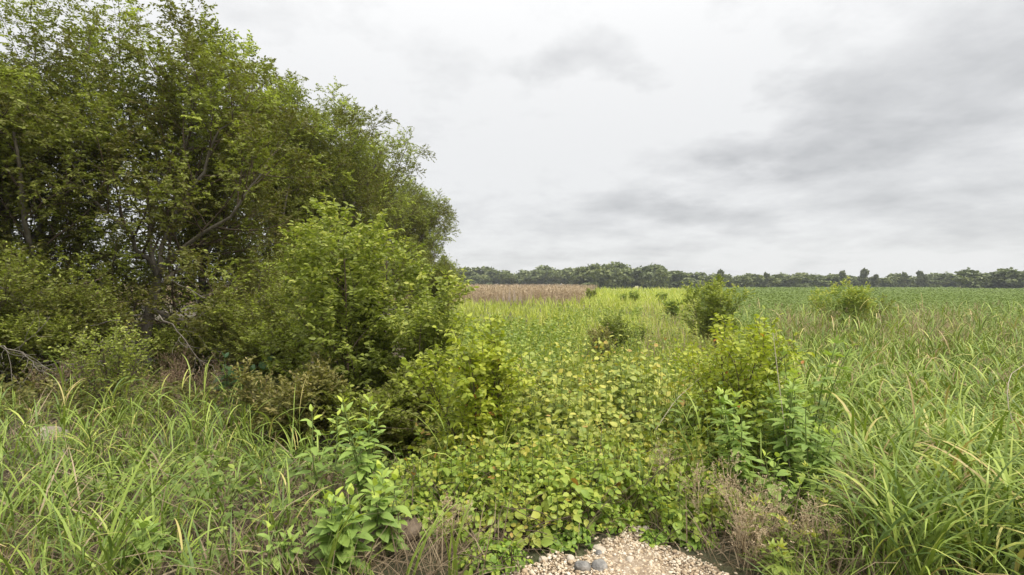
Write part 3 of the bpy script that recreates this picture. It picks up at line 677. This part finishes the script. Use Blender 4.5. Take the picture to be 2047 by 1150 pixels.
# dry twiggy weeds
def dry_weed(label, base, h, seed, n=9, sp=.45, group='dry twiggy weeds by the gravel', wood='dry'):
    rs = np.random.default_rng(seed); base = np.asarray(base, float)
    az = np.arange(n)*2.4; s = sp*rs.uniform(.2, 1.2, n)
    P0 = path(rs, np.stack([rs.normal(0, .05, n), rs.normal(0, .05, n), np.full(n, -.02)], 1), np.stack([np.cos(az)*s, np.sin(az)*s, np.ones(n)], 1), h*rs.uniform(.7, 1.05, n), 8, .25, .12)
    R0 = np.full((n, 1), .0034)*np.linspace(1, .5, 8)
    P1, R1 = spawn(rs, P0, R0, 9, .25, 1, 38, h*.5, .5, .25, 5, .14, rr=.9); P2, R2 = spawn(rs, P1, R1, 4, .2, 1, 42, h*.24, .3, .1, 4, .16, rr=.9)
    root = empty('dry_weed', label, 'dry weed', base, group)
    for i in range(n):
        v, f = tubes(P0[i:i+1], R0[i:i+1], 5); link('stem', make_mesh('stem', [(v, f, None, 0)], [M[wood]], True), root)
    v, f = tubes(P1, np.maximum(R1, .0012), 3); v2, f2 = tubes(P2, np.maximum(R2, .0008), 3)
    p, D, N, sc, ix = leaves_on(rs, P2, 4, .4, .012, 0)
    v3, f3, t3 = batch(leaf_small(.5), p, D, N, sc, rs.uniform(.2, .9, len(p)))
    link('twigs', make_mesh('twigs', [(v, f, None, 0), (v2, f2, None, 0)], [M[wood]]), root)
    link('seed_husks', make_mesh('seed_husks', [(v3, f3, t3, 0)], [M['seed']]), root, kind='stuff')
for i, (px, Y, h, label) in enumerate([(1430, 3.25, .46, 'dry tan twiggy weed nearest the gravel, tallest of the dry weeds'), (1480, 3.15, .44, 'dry twiggy weed right beside the tallest dry one'), (1545, 3.0, .36, 'dry twiggy weed in the middle of the dry patch'),
                                       (1500, 2.85, .32, 'low dry twiggy weed at the bottom edge of the picture'), (1620, 2.9, .36, 'dry twiggy weed behind the small soft green weed'), (1700, 3.2, .42, 'dry twiggy weed where the tall grass begins'), 
                                       (900, 3.1, .26, 'dry grassy tangle left of the gravel among the vines'), (1310, 3.7, .5, 'thin dry stems standing in the vine tangle above the gravel')]):
    dry_weed(label, on_ground(px, Y), h, 500+i, n=4)


# bare grey boughs and dead brush under the trees
def bare_branch(label, pts, r, seed):
    rs = np.random.default_rng(seed); P = np.array(pts, float); s_ = np.linspace(0, len(P)-1, 12)
    P = np.stack([np.interp(s_, np.arange(len(P)), P[:, a]) for a in range(3)], 1); P[1:-1] += rs.normal(0, .02, (10, 3)); P = P[None]; b0 = P[0, 0].copy(); P = P-b0
    R = np.linspace(r, r*.35, 12)[None]; P1, R1 = spawn(rs, P, R, 9, .2, 1, 40, .75, .2, .15, 7, .14, rr=.7); P2, R2 = spawn(rs, P1, R1, 4, .25, 1, 42, .35, .1, .05, 5, .14, rr=.7)
    root = empty('bare_branch', label, 'branch', b0, 'bare grey branches under the trees')
    v, f = tubes(P, R, 6); link('limb', make_mesh('limb', [(v, f, None, 0)], [M['branch']], True), root)
    link('twigs', make_mesh('twigs', [(*tubes(P1, np.maximum(R1, .004), 4), None, 0), (*tubes(P2, np.maximum(R2, .0025), 3), None, 0)], [M['branch']], True), root)
bare_branch('long bare branch sweeping down to the right from the forked trunk', [at(318, 630, 8.6), at(360, 668, 8.5), at(395, 715, 8.4), at(450, 755, 8.3)], .012, 901)
bare_branch('bare branch reaching left across the pale grey trunk', [at(240, 640, 8.6), at(150, 655, 8.4), at(60, 620, 8.2), at(-20, 560, 8.1)], .012, 902)
bare_branch('bare curved branch low between the two left trunks', [at(205, 790, 7.6), at(215, 745, 7.5), at(190, 720, 7.4), at(160, 735, 7.3)], .010, 903)
bare_branch('bare branch crossing the tan field gap right of the forked trunk', [at(345, 560, 9.4), at(400, 590, 9.2), at(460, 620, 9.0), at(540, 610, 8.9)], .011, 904)
bare_branch('bare branch hanging at the left edge above the grass', [at(-30, 690, 7.2), at(40, 700, 7.1), at(90, 745, 7.0)], .010, 905)
for i, (px, Y, h, label) in enumerate([(200, 7.8, .7, 'brown dead brush at the foot of the left trunks'), (310, 7.4, .6, 'brown dead brush before the forked trunk'), (410, 7.2, .65, 'brown dead brush left of the dark leaved weeds'), (110, 7.2, .6, 'brown dead brush behind the pale rounded stone'), (355, 8.4, .8, 'brown dead brush to the right of the forked trunk')]):
    dry_weed(label, on_ground(px, Y), h, 520+i, n=7, sp=.8, group='dead brush under the trees', wood='brush')

# single dead canes
def cane(label, pts, r, mat='cane'):
    P = np.array(pts, float); s = np.linspace(0, len(P)-1, 8); P = np.stack([np.interp(s, np.arange(len(P)), P[:, a]) for a in range(3)], 1)[None]
    b = P[0, 0].copy(); v, f = tubes(P-b, np.linspace(r, r*.5, 8)[None], 6)
    o = link('dead_cane', make_mesh('dead_cane', [(v, f, None, 0)], [M[mat]], True)); o.location = b; tag(o, label, 'cane')
cane('pale upright dead cane rising through the lobed ragweed', [at(1585, 985, 3.8), at(1572, 880, 3.85), at(1560, 790, 3.9), at(1545, 665, 4.0)], .0042)
cane('orange brown dead cane lying at the foot of the tall grass', [at(1620, 965, 3.6), at(1700, 985, 3.7), at(1770, 998, 3.8)], .006, 'dry')
cane('grey bleached dead stalk bent over at the right edge', [at(2040, 900, 4.2), at(2012, 800, 4.3), at(2018, 750, 4.4), at(2047, 730, 4.5)], .0042)
cane('pair of straw coloured canes crossing above the brambles', [at(1310, 860, 4.2), at(1350, 800, 4.3), at(1400, 755, 4.5)], .003)

# ------------------------------------------------------------------ grass
def johnson(name, label, P, h, seed, bl=(.35, .6), wd=(.010, .022), per=5, segs=5, tb=.45, seedheads=0, cat_kind='stuff', tv=.23, stem_r=.0035):
    rs = np.random.default_rng(seed); n = len(P)
    az = rs.uniform(0, 6.3, n); tl = np.abs(rs.normal(.12, .14, n))
    d = np.stack([np.cos(az)*np.tan(tl), np.sin(az)*np.tan(tl), np.ones(n)], 1)
    Q = path(rs, P, d, h, 4, -.15, .05)
    ch = []
    v, f = tubes(Q, np.full((n, 1), stem_r)*np.linspace(1, .5, 4)[None], 3); ch.append((v, f, np.repeat(np.clip(rs.normal(tb, .12, n), 0, 1), 12), 0))
    idx = np.repeat(np.arange(n), per); t = (np.tile(np.arange(per), n)+rs.uniform(.2, 1, n*per))/per*.95+.03
    p, tan = sample(Q, idx, t)
    ba = az[idx]*0+rs.uniform(0, 6.3, n*per)
    L = rs.uniform(*bl, n*per); w = wd[0]*.7+(wd[1]-wd[0]*.7)*rs.beta(1.4, 2.2, n*per)
    T = np.clip(np.repeat(rs.normal(tb, .08, n), per)+rs.normal(0, tv, n*per)+.12*(t-.5), .02, .98)
    T[(rs.uniform(0, 1, len(T)) < .05)] = .98
    v, f, tt = blades(rs, p, ba, L, w, rs.uniform(.15, .55, n*per), rs.uniform(.8, 2.2, n*per), segs, T); ch.append((v, f, tt, 0))
    if seedheads:
        k = rs.uniform(0, 1, n) < seedheads; top = Q[k, -1]; m = k.sum()
        j = 10; pp = np.repeat(top, j, 0)+np.stack([rs.normal(0, .02, m*j), rs.normal(0, .02, m*j), rs.uniform(-.02, .2, m*j)], 1)
        a = rs.uniform(0, 6.3, m*j); v, f, tt = batch(leaf_small(.16), pp, np.stack([np.cos(a)*.5, np.sin(a)*.5, np.ones(m*j)], 1), nrm(rs.normal(0, 1, (m*j, 3))), rs.uniform(.04, .10, m*j), rs.uniform(.1, .9, m*j)); ch.append((v, f, tt, 1))
    o = link(name, make_mesh(name, ch, [M['johnson'], M['seed']]), kind='stuff')
    return o
def scatter(rs, n, px0, px1, y0, y1, test=None, logy=True):
    Y = np.exp(rs.uniform(np.log(y0), np.log(y1), n)) if logy else rs.uniform(y0, y1, n)
    px = rs.uniform(px0, px1, n); X = (px-1023.5)/F*Y
    P = np.stack([X, Y, gz(X, Y)-.01], 1)
    if test is not None: P = P[test(px, Y, X)]
    return P
r2 = np.random.default_rng(77)
Pn = scatter(r2, 2000, 1560, 2300, 2.5, 7.5, lambda px, Y, X: (px > 1735-35*(Y-2.6)) & (r2.uniform(0, 1, len(px)) < .8) & (r2.uniform(0, 1, len(px)) < np.clip((px-1560)/330+.12*(Y-2.5), .15, 1)))
johnson('tall_grass', '', Pn, r2.uniform(.15, .75, len(Pn))*(.6+.75*sstep(3, 6, Pn[:, 1])), 601, per=5, segs=6, bl=(.32, .68), wd=(.011, .027), tb=.37)
Pm = scatter(r2, 3800, 1480, 2250, 7.0, 20, lambda px, Y, X: (px > 1520) | (r2.uniform(0, 1, len(px)) < .4))
johnson('tall_grass', '', Pm, r2.uniform(.65, 1.2, len(Pm))*(1+.55*sstep(9, 14, Pm[:, 1])), 602, per=5, segs=4, tb=.40, seedheads=.10, bl=(.4, .75), wd=(.016, .034))
Pl = scatter(r2, 650, -260, 600, 2.4, 6.0, lambda px, Y, X: (px < 330) | (r2.uniform(0, 1, len(px)) < .55-(px-330)/800))
johnson('tall_grass', '', Pl, r2.uniform(.04, .34, len(Pl)), 603, per=4, segs=6, bl=(.22, .50), wd=(.007, .017), tb=.33)
Pd = scatter(r2, 150, 120, 650, 4.4, 7.2, None)
johnson('tall_grass', '', Pd, r2.uniform(.25, .7, len(Pd)), 605, per=5, segs=6, bl=(.3, .55), wd=(.010, .02), tb=.40)
Pc = scatter(r2, 170, 600, 1560, 3.5, 9, None)
johnson('tall_grass', '', Pc, r2.uniform(.3, .8, len(Pc)), 604, per=4, segs=5, bl=(.25, .5), wd=(.008, .016))


# tufts in front that can be told apart: every blade a part
def tuft(label, base, h, seed, n, w=(.010, .018), az=None, tilt=(.05, .5), bend=(.5, 1.7), tb=.45):
    rs = np.random.default_rng(seed); root = empty('grass_tuft', label, 'grass', base, 'grass tufts in the foreground')
    for i in range(n):
        a = rs.uniform(0, 6.3) if az is None else az+rs.normal(0, .6)
        L = h*rs.uniform(.65, 1.15)
        v, f, t = blades(rs, np.array([[rs.normal(0, .02), rs.normal(0, .02), -.02]]), np.array([a]), np.array([L]), np.array([rs.uniform(*w)]), np.array([rs.uniform(*tilt)]), np.array([rs.uniform(*bend)]), 9,
                         np.array([np.clip(rs.normal(tb, .15), .05, .85)]), twist=.4, pw=1.8)
        link('blade', make_mesh('blade', [(v, f, t, 0)], [M['johnson']], True), root)
for i, a in enumerate([('tall upright grass with a broad blade in the middle of the brambles', (1232, 4.15), .80, 6, (.014, .022), None, (.02, .15), (.05, .5)),
    ('forked grass tuft among the vines above the gravel', (1275, 3.5), .50, 6, (.012, .018), None, (.1, .4), (.2, 1.2)),
    ('grass tuft with a long blade arching right before the leafy ragweed', (640, 2.62), .80, 7, (.013, .02), .2, (.05, .3), (.6, 1.6)),
    ('upright grass tuft standing before the vines left of the gravel', (905, 2.75), .55, 6, (.011, .017), None, (.03, .25), (.1, .9)),
    ('grass tuft with low arching blades between the ragweed and the vines', (800, 2.68), .55, 7, (.010, .016), .3, (.2, .7), (.8, 1.6)),
    ('small curled grass tuft at the foot of the small ragweed', (560, 2.65), .40, 7, (.009, .014), None, (.1, .4), (1.0, 2.2)),
    ('grass tuft with very long blades arching across the left foreground', (190, 2.6), .95, 8, (.013, .021), .6, (.2, .6), (.4, 1.3)),
    ('pale broad bladed tuft in the bottom left corner', (40, 2.5), .60, 7, (.016, .026), None, (.1, .5), (.6, 1.6)),
    ('lone upright grass before the shaded trunks', (385, 5.2), .75, 5, (.012, .018), None, (.03, .25), (.2, 1.6)),
    ('second upright grass beside the dark leaved weeds', (455, 5.3), .75, 5, (.012, .018), None, (.03, .3), (.4, 1.9)),
    ('broad pale grass tuft arching in the bottom right', (1930, 2.7), .70, 8, (.016, .026), None, (.1, .5), (.7, 1.7)),
    ('tuft with a bent over blade among the dry twigs at the bottom right', (1815, 2.7), .45, 6, (.014, .022), .3, (.1, .4), (1.0, 2.0)),
    ('tall bright grass tuft near the right edge', (1990, 3.0), .95, 9, (.015, .024), None, (.03, .4), (.4, 1.5)),
    ('grass tuft with narrow blades behind the dry twigs', (1672, 3.3), .55, 6, (.010, .016), None, (.05, .4), (.3, 1.4)),
    ('light green tuft at the left edge before the shaded bushes', (20, 4.3), .80, 8, (.013, .02), None, (.1, .5), (.5, 1.7)),
    ('tuft between the two long arching ones in the left foreground', (320, 3.0), .65, 7, (.011, .018), None, (.1, .5), (.6, 1.7))]):
    tuft(a[0], on_ground(*a[1]), a[2], 800+i, a[3], a[4], a[5], a[6], a[7])

# straw and dead stems underneath
def straw(name, P, seed, L=(.15, .5), w=(.003, .008), tilt=(.3, 1.5), mat='straw', bend=(.2, 1.2), seg=3, tb=.5, tv=.22):
    rs = np.random.default_rng(seed); n = len(P)
    v, f, t = blades(rs, P, rs.uniform(0, 6.3, n), rs.uniform(*L, n), rs.uniform(*w, n), rs.uniform(*tilt, n), rs.uniform(*bend, n), seg, np.clip(rs.normal(tb, tv, n), .02, .98))
    return link(name, make_mesh(name, [(v, f, t, 0)], [M[mat]]), kind='stuff')
Ps = np.concatenate([scatter(r2, 11000, -260, 900, 2.4, 11, None), scatter(r2, 8000, 1480, 2300, 2.4, 8, None), scatter(r2, 3000, 850, 1700, 2.5, 3.9, None), scatter(r2, 2500, 600, 1500, 3.5, 8, None)])
Ps = Ps[~in_gravel(Ps[:, 0], Ps[:, 1]-.05)]
straw('dry_straw', Ps, 610)
Pg = np.concatenate([scatter(r2, 1700, -260, 760, 2.4, 7, None), scatter(r2, 6000, 1560, 2300, 2.4, 9, None)])
straw('short_grass', Pg, 611, L=(.12, .42), w=(.004, .009), tilt=(.0, .8), mat='johnson', bend=(.3, 1.6), tb=.35)

Pb = np.concatenate([scatter(r2, 260, -200, 700, 2.5, 5.5, None), scatter(r2, 260, 1650, 2250, 2.6, 6, None)])
straw('broken_grass', Pb, 612, L=(.35, .8), w=(.006, .015), tilt=(.4, 1.2), mat='straw', bend=(.4, 1.5), seg=4, tb=.8)

# meadow strip behind the brambles
Pq = scatter(r2, 36000, 840, 1640, 6.5, 190, lambda px, Y, X: ~((Y > 57) & (X < 8+(Y-60)*.18)) & ~((Y > 24) & (X > 10.5+(Y-22)*.33)))
Yq = Pq[:, 1]; nq = len(Pq); rs = np.random.default_rng(612)
patchy = np.sin(Pq[:, 0]*1.1+2)*np.sin(Yq*.55)+.6*np.sin(Pq[:, 0]*.43+Yq*.21)
hq = (.45+.35*sstep(7, 16, Yq)+.4*sstep(40, 60, Yq))*(1+.25*patchy)*rs.uniform(.5, 1.25, nq); wq = .006+.0011*Yq
Tq = np.clip(.42+.14*patchy+rs.normal(0, .17, nq)-.06*sstep(40, 90, Yq), .02, .98)
v, f, t = blades(rs, Pq, rs.uniform(0, 6.3, nq), hq*1.15, wq, rs.uniform(0, .5, nq), rs.uniform(.2, 1.5, nq), 3, Tq)
link('meadow_grass', make_mesh('meadow_grass', [(v, f, t, 0)], [M['meadow']]), kind='stuff')
# leafy weeds massed in the meadow
def weed_mass(name, P, h, seed, leaf, mat, per=14, tb=.45, w=.5):
    rs = np.random.default_rng(seed); n = len(P)
    Q = path(rs, P, np.stack([rs.normal(0, .15, n), rs.normal(0, .15, n), np.ones(n)], 1), h, 4, 0, .05)
    v, f = tubes(Q, np.full((n, 1), .004)*np.linspace(1, .5, 4)[None], 3)
    p, D, N, sc, ix = leaves_on(rs, Q, per, .25, 1, .15, spread=75)
    sc = sc*leaf[ix] if np.ndim(leaf) else sc*leaf
    T = np.clip(tb+rs.normal(0, .1, n)[ix]+rs.normal(0, .14, len(p))+.2*((p[:, 2]-P[ix, 2])/h[ix]-.6), .02, .98)
    v2, f2, t2 = batch(leaf_mid(w), p, D, N, sc, T)
    return link(name, make_mesh(name, [(v, f, None, 1), (v2, f2, t2, 0)], [M[mat], M['stem']]), kind='stuff')
Pw = scatter(r2, 800, 850, 1130, 7.5, 24, None); weed_mass('meadow_weeds', Pw, r2.uniform(.7, 1.35, len(Pw)), 620, .05+.0045*Pw[:, 1], 'weed', tb=.58)
Pu = scatter(r2, 900, -300, 640, 5.8, 11, None); weed_mass('undergrowth_weeds', Pu, r2.uniform(.12, .5, len(Pu)), 622, .06, 'olive', per=16, tb=.45)
Pw = scatter(r2, 900, 1100, 1560, 8, 40, None); weed_mass('meadow_weeds', Pw, r2.uniform(.5, 1.1, len(Pw)), 621, .04+.0035*Pw[:, 1], 'weed', tb=.55)

# upright leafy shoots out of the brambles and vines
def shoot_mass(name, P, h, seed, leaf, mat, per=12, tb=.5, w=.68):
    o = weed_mass(name, P, h, seed, leaf, mat, per=per, tb=tb, w=w); return o
def pick(n, x0, x1, y0, y1, test):
    x = r2.uniform(x0, x1, n); y = r2.uniform(y0, y1, n); k = test(x, y); x, y = x[k], y[k]; return np.stack([x, y, gz(x, y)-.02], 1)
Pv = pick(900, -.9, 2.6, 3.6, 7.3, lambda x, y: bram_h(x, y) > .1); shoot_mass('bramble_shoots', Pv, bram_h(Pv[:, 0], Pv[:, 1])+r2.uniform(-.1, .42, len(Pv)), 640, .06, 'bramble', per=16, tb=.62)
Pv = pick(420, -1.2, 1.8, 3.1, 4.5, lambda x, y: (vine_h(x, y) > .05) & ~in_gravel(x, y-.06)); shoot_mass('vine_shoots', Pv, vine_h(Pv[:, 0], Pv[:, 1])+r2.uniform(.0, .2, len(Pv)), 641, .045, 'ground_vine', per=13, tb=.45)
Pv = scatter(r2, 240, 870, 1010, 4.6, 9, None); shoot_mass('vine_shoots', Pv, r2.uniform(.8, 1.5, len(Pv)), 642, .06, 'lime', per=20, tb=.4, w=.5)
Pv = scatter(r2, 420, 1280, 1600, 6.0, 12, None); shoot_mass('meadow_weeds', Pv, r2.uniform(.8, 1.5, len(Pv)), 643, .075, 'lime', per=18, tb=.35, w=.45)
Pv = scatter(r2, 420, 1320, 1620, 3.9, 6.5, None); shoot_mass('vine_shoots', Pv, r2.uniform(.4, .95, len(Pv)), 644, .055, 'weed', per=18, tb=.5, w=.5)

# tan seeding grass in front of the crop
Pt = scatter(r2, 4200, 1560, 2300, 13, 21, lambda px, Y, X: np.sin(px*.021)+np.sin(px*.053+Y)+r2.normal(0, .5, len(px)) > .15)
straw('seeding_grass', Pt, 630, L=(1.5, 2.2), w=(.008, .02), tilt=(0, .3), mat='seed', bend=(0, .6), seg=3, tb=.45)
Pt = scatter(r2, 900, 1560, 2300, 5.5, 12, None)
straw('seeding_grass', Pt, 632, L=(.6, 1.15), w=(.004, .009), tilt=(0, .35), mat='seed', bend=(0, .7), seg=3, tb=.5)
Pt = scatter(r2, 2500, 1280, 1560, 14, 60, None)
straw('seeding_grass', Pt, 631, L=(.6, 1.2), w=(.010, .022), tilt=(0, .3), mat='seed', bend=(0, .6), seg=3, tb=.5)

# corn
rs = np.random.default_rng(640)
def inside(poly, x, y):
    r = np.zeros(len(x), bool); n = len(poly)
    for i in range(n):
        (x1, y1), (x2, y2) = poly[i], poly[(i+1) % n]
        c = ((y1 > y) != (y2 > y)) & (x < (x2-x1)*(y-y1)/(y2-y1+1e-9)+x1); r ^= c
    return r
yy = np.concatenate([rs.uniform(58, 75, 9000), np.exp(rs.uniform(np.log(75), np.log(325), 14000))])
xx = (rs.uniform(-60, 1420, len(yy))-1023.5)/F*yy
xx = np.round(xx/.75)*.75+rs.normal(0, .07, len(xx))
k = inside(CORN, xx, yy) & (yy > 58.5); xx, yy = xx[k], yy[k]; n = len(xx)
P = np.stack([xx, yy, np.full(n, .05)], 1); h = rs.normal(1.95, .2, n)
ws = 1+np.maximum(0, yy-70)/90
v, f, t = blades(rs, P, rs.uniform(0, 6.3, n), h, .05*ws, rs.uniform(0, .08, n), rs.uniform(0, .2, n), 2, np.clip(rs.normal(.5, .2, n), 0, 1))
ch = [(v, f, t, 0)]
j = 4; idx = np.repeat(np.arange(n), j)
pp = P[idx]+np.stack([0*idx, 0*idx, h[idx]*rs.uniform(.3, .95, n*j)], 1)
v, f, t = blades(rs, pp, rs.uniform(0, 6.3, n*j), rs.uniform(.35, .6, n*j), rs.uniform(.05, .10, n*j)*ws[idx], rs.uniform(.3, .8, n*j), rs.uniform(1, 2.2, n*j), 2, np.clip(rs.normal(.5, .22, n*j), 0, 1))
ch.append((v, f, t, 0)); link('dry_corn', make_mesh('dry_corn', ch, [M['corn']]), kind='stuff')
# soybeans in rows
yy = np.exp(rs.uniform(np.log(22), np.log(216), 26000)); xx = (rs.uniform(1300, 2300, len(yy))-1023.5)/F*yy
yy = np.round(yy/.76)*.76+rs.normal(0, .12, len(yy))
k = inside(SOY, xx, yy); xx, yy = xx[k], yy[k]; n = len(xx)
j = 13; idx = np.repeat(np.arange(n), j); ss = (.075+.003*yy)
pp = np.stack([xx[idx]+rs.normal(0, .2, n*j)*(1+.01*yy[idx]), yy[idx]+rs.normal(0, .15, n*j), .05+rs.uniform(.35, .8, n*j)], 1)
a = rs.uniform(0, 6.3, n*j); D = np.stack([np.cos(a), np.sin(a), rs.normal(-.1, .3, n*j)], 1); N = nrm(np.array([0, 0, 1.])+rs.normal(0, .25, (n*j, 3)))
T = np.clip(np.repeat(rs.normal(.5, .07, n), j)+rs.normal(0, .07, n*j), 0, 1)
v, f, t = batch(leaf_small(.8), pp, D, N, ss[idx]*rs.uniform(.7, 1.2, n*j), T)
link('soybean_crop', make_mesh('soybean_crop', [(v, f, t, 0)], [M['soy']]), kind='stuff')

# ------------------------------------------------------------------ far tree line
def far_tree(seed, lobes, dense, mat, h=10, w=8, gap=0.0, tall=False):
    rs = np.random.default_rng(seed); ctr = []; rad = []
    for i in range(lobes):
        a = rs.uniform(0, 6.3); r = w*.5*rs.uniform(.1, .75)*(.8 if tall else 1); z = h*rs.uniform(.16, .84)
        ctr.append((math.cos(a)*r*(1.25-.75*z/h), math.sin(a)*r*(1.25-.75*z/h), z)); rad.append(rs.uniform(.13, .24)*w*(.68 if tall else 1))
    ctr = np.array(ctr); rad = np.array(rad); n = dense; i = rs.integers(0, lobes, n)
    d = nrm(rs.normal(0, 1, (n, 3))); rr = rad[i]*rs.uniform(.5, 1.05, n)**.6
    P = ctr[i]+d*rr[:, None]*np.array([1, 1, .8]); P[:, 2] = np.clip(P[:, 2], .3, None)
    N = nrm(d+rs.normal(0, .5, (n, 3))); D = nrm(rs.normal(0, 1, (n, 3))+np.array([0, 0, -.4]))
    T = np.clip(rs.normal(.45, .12, lobes)[i]+rs.normal(0, .15, n), .02, .98)
    v, f, t = batch(leaf_small(.85), P, D, N, rs.uniform(.7, 1.4, n), T)
    crown = make_mesh('crown', [(v, f, t, 0)], [mat])
    Pt_ = path(rs, np.array([[0, 0, -.2]]), np.array([[.05, 0, 1.]]), np.array([h*.75]), 6, .1, .05); v, f = tubes(Pt_, np.linspace(.3, .12, 6)[None], 6); ch = [(v, f, None, 0)]
    for c in ctr[:6]:
        s, _ = sample(Pt_, np.array([0]), np.array([.35+.5*rs.uniform()])); B = np.stack([s[0]*(1-q)+c*q for q in np.linspace(0, 1, 5)])[None]
        v, f = tubes(B, np.linspace(.12, .04, 5)[None], 4); ch.append((v, f, None, 0))
    return {'crown': crown, 'trunk': make_mesh('trunk', ch, [M['bark']], True)}
FT = [far_tree(700+i, 15, 2000, M['far']) for i in range(4)]+[far_tree(710+i, 11, 1400, M['far_dark'], tall=True) for i in range(3)]+[far_tree(720+i, 8, 1200, M['far'], h=10, w=11) for i in range(2)]
rs = np.random.default_rng(730)
def far(px, Y, h, v, label, group, sx=1.0):
    c = np.array([(px-1023.5)/F*Y, Y, 0.0]); r = empty('far_tree', label, 'tree', c, group)
    s = h/10*1.04; r.scale = (s*sx*1.2, s*sx*1.2, s); r.rotation_euler = (0, 0, rs.uniform(0, 6.3))
    link('trunk', FT[v]['trunk'], r); link('crown', FT[v]['crown'], r)
def top_to_h(py, Y): return CZ+(HOR-py)/F*Y
# left wood behind the corn
for px in np.arange(915, 1165, 11):
    p = px+rs.normal(0, 4); Y = rs.uniform(290, 310); far(p, Y, top_to_h(543+rs.normal(0, 5), Y)*1.02, int(rs.choice([0, 1, 2, 3, 7])), 'green tree in the wood behind the tan corn field', 'wood behind the corn field', 1.15)
for px in np.arange(1165, 1320, 11):
    p = px+rs.normal(0, 4); Y = rs.uniform(225, 245); far(p, Y, top_to_h(536+rs.normal(0, 5), Y), int(rs.choice([0, 1, 2, 3, 8])), 'green tree of the taller clump on the skyline right of the corn field', 'taller clump of trees on the skyline', 1.1)
far(1220, 232, top_to_h(531, 232), 4, 'pointed tree rising above the taller clump on the skyline', None, .9)
far(1322, 215, top_to_h(535, 215), 1, 'single round headed tree ending the taller clump on the right', None, .85)
for px in np.arange(1335, 1480, 9):
    p = px+rs.normal(0, 4); Y = rs.uniform(232, 250); far(p, Y, top_to_h(550+rs.normal(0, 5), Y), int(rs.choice([0, 2, 3, 5])), 'low tree on the skyline behind the rounded green bush', 'low trees on the central skyline', 1.5)
for px in np.arange(1480, 1945, 9):
    p = px+rs.normal(0, 4); Y = rs.uniform(224, 245); far(p, Y, top_to_h(551+rs.normal(0, 5), Y), int(rs.choice([0, 1, 2, 3, 7, 8, 4])), 'grey green tree of the low wood beyond the soybean field', 'low wood beyond the soybean field', 1.5)
for px, py, v, lab in [(1440, 543, 5, 'dark ragged tree standing up behind the rounded green bush'), (1685, 544, 4, 'dark forked tree above the pale feathery bush'), (1728, 541, 5, 'dark tree with a tufted top right of the forked one'), (1840, 543, 6, 'narrow dark tree standing above the low wood'),
                       (1808, 547, 4, 'dark leaning tree left of the narrow one'), (1535, 548, 4, 'ragged tree above the left part of the low wood'), (1750, 550, 6, 'dark tufted tree right of the tufted top')]:
    far(px, 222, top_to_h(py-3, 222), v, lab, None, .75)
for px in np.arange(1940, 2240, 15):
    p = px+rs.normal(0, 5); Y = rs.uniform(168, 180); far(p, Y, top_to_h(543+rs.normal(0, 5), Y), int(rs.choice([0, 1, 3, 7, 8])), 'rounded tree of the nearer wood at the right edge', 'nearer wood at the right edge', 1.3)
for px in np.arange(600, 975, 13):
    p = px+rs.normal(0, 4); Y = rs.uniform(420, 450); far(p, Y, top_to_h(555+rs.normal(0, 2), Y), int(rs.choice([0, 1, 2, 3])), 'bluish tree of the distant wood seen past the hedgerow', 'distant wood on the left skyline', 1.5)

# ------------------------------------------------------------------ stones, last small things
rock('stone', 'pale rounded stone half hidden in the left foreground grass', 105, 912, 5.3, .30, .20, .22, M['fieldstone'], 1, sink=.25)
rock('stone', 'small pale stone below the rounded one in the left grass', 128, 952, 4.7, .14, .14, .12, M['fieldstone'], 2, sink=.3)
rock('rock', 'brown rock showing under the leaves right of the low ragweed', 750, 1095, 3.0, .18, .16, .15, M['tanrock'], 3, cat='rock', sink=.2)
rock('rock', 'reddish brown rock between the low ragweed and the vines', 815, 1050, 3.2, .16, .13, .14, M['tanrock'], 4, cat='rock', sink=.2)
rock('rock', 'grey rock in the shade of the grass left of the saplings', 505, 870, 5.6, .35, .24, .25, M['tanrock'], 5, cat='rock', sink=.2)
rock('stone', 'dark speckled stone, left of a pair on the gravel', 1165, 1140, 2.84, .075, .06, .07, M['darkstone'], 6)
rock('stone', 'dark speckled stone, right of a pair on the gravel', 1198, 1140, 2.85, .075, .065, .07, M['darkstone'], 7)
rock('stone', 'white angular stone in the middle of the gravel', 1258, 1128, 2.92, .05, .045, .04, M['stone'], 8)
rock('stone', 'flat pale stone near the top of the gravel', 1200, 1105, 3.05, .085, .03, .05, M['stone'], 9)
rock('stone', 'small pale stone alone on the left edge of the gravel', 1033, 1131, 2.9, .035, .03, .03, M['stone'], 10)
rock('stone', 'pale stone leftmost of a cluster under the left creeper', 1085, 1125, 2.93, .04, .035, .04, M['stone'], 11)
rock('stone', 'round pale stone at the right of the cluster under the left creeper', 1142, 1125, 2.93, .045, .045, .04, M['stone'], 12)
rock('stone', 'small dark stone just above the middle of the gravel', 1197, 1112, 3.0, .04, .03, .035, M['darkstone'], 13)
rock('stone', 'pale slab at the highest point of the gravel', 1290, 1062, 3.3, .07, .025, .05, M['stone'], 14)

# ------------------------------------------------------------------ air
def haze_box():
    x0, x1, y0, y1, z0, z1 = -2500, 2500, -1600, 2500, -1.2, 16
    V = np.array([[x0, y0, z0], [x1, y0, z0], [x1, y1, z0], [x0, y1, z0], [x0, y0, z1], [x1, y0, z1], [x1, y1, z1], [x0, y1, z1]], float)
    f = np.array([[0, 3, 2, 1], [4, 5, 6, 7], [0, 1, 5, 4], [1, 2, 6, 5], [2, 3, 7, 6], [3, 0, 4, 7]])
    m, nt, out = new_mat('haze_air'); p = nt.nodes.new('ShaderNodeVolumePrincipled'); p.inputs['Color'].default_value = (.90, .95, 1, 1); p.inputs['Density'].default_value = .0004
    p.inputs['Anisotropy'].default_value = .2
    nt.links.new(p.outputs[0], out.inputs['Volume'])
    link('haze', make_mesh('haze', [(V, f, None, 0)], [m]), kind='stuff')
haze_box()
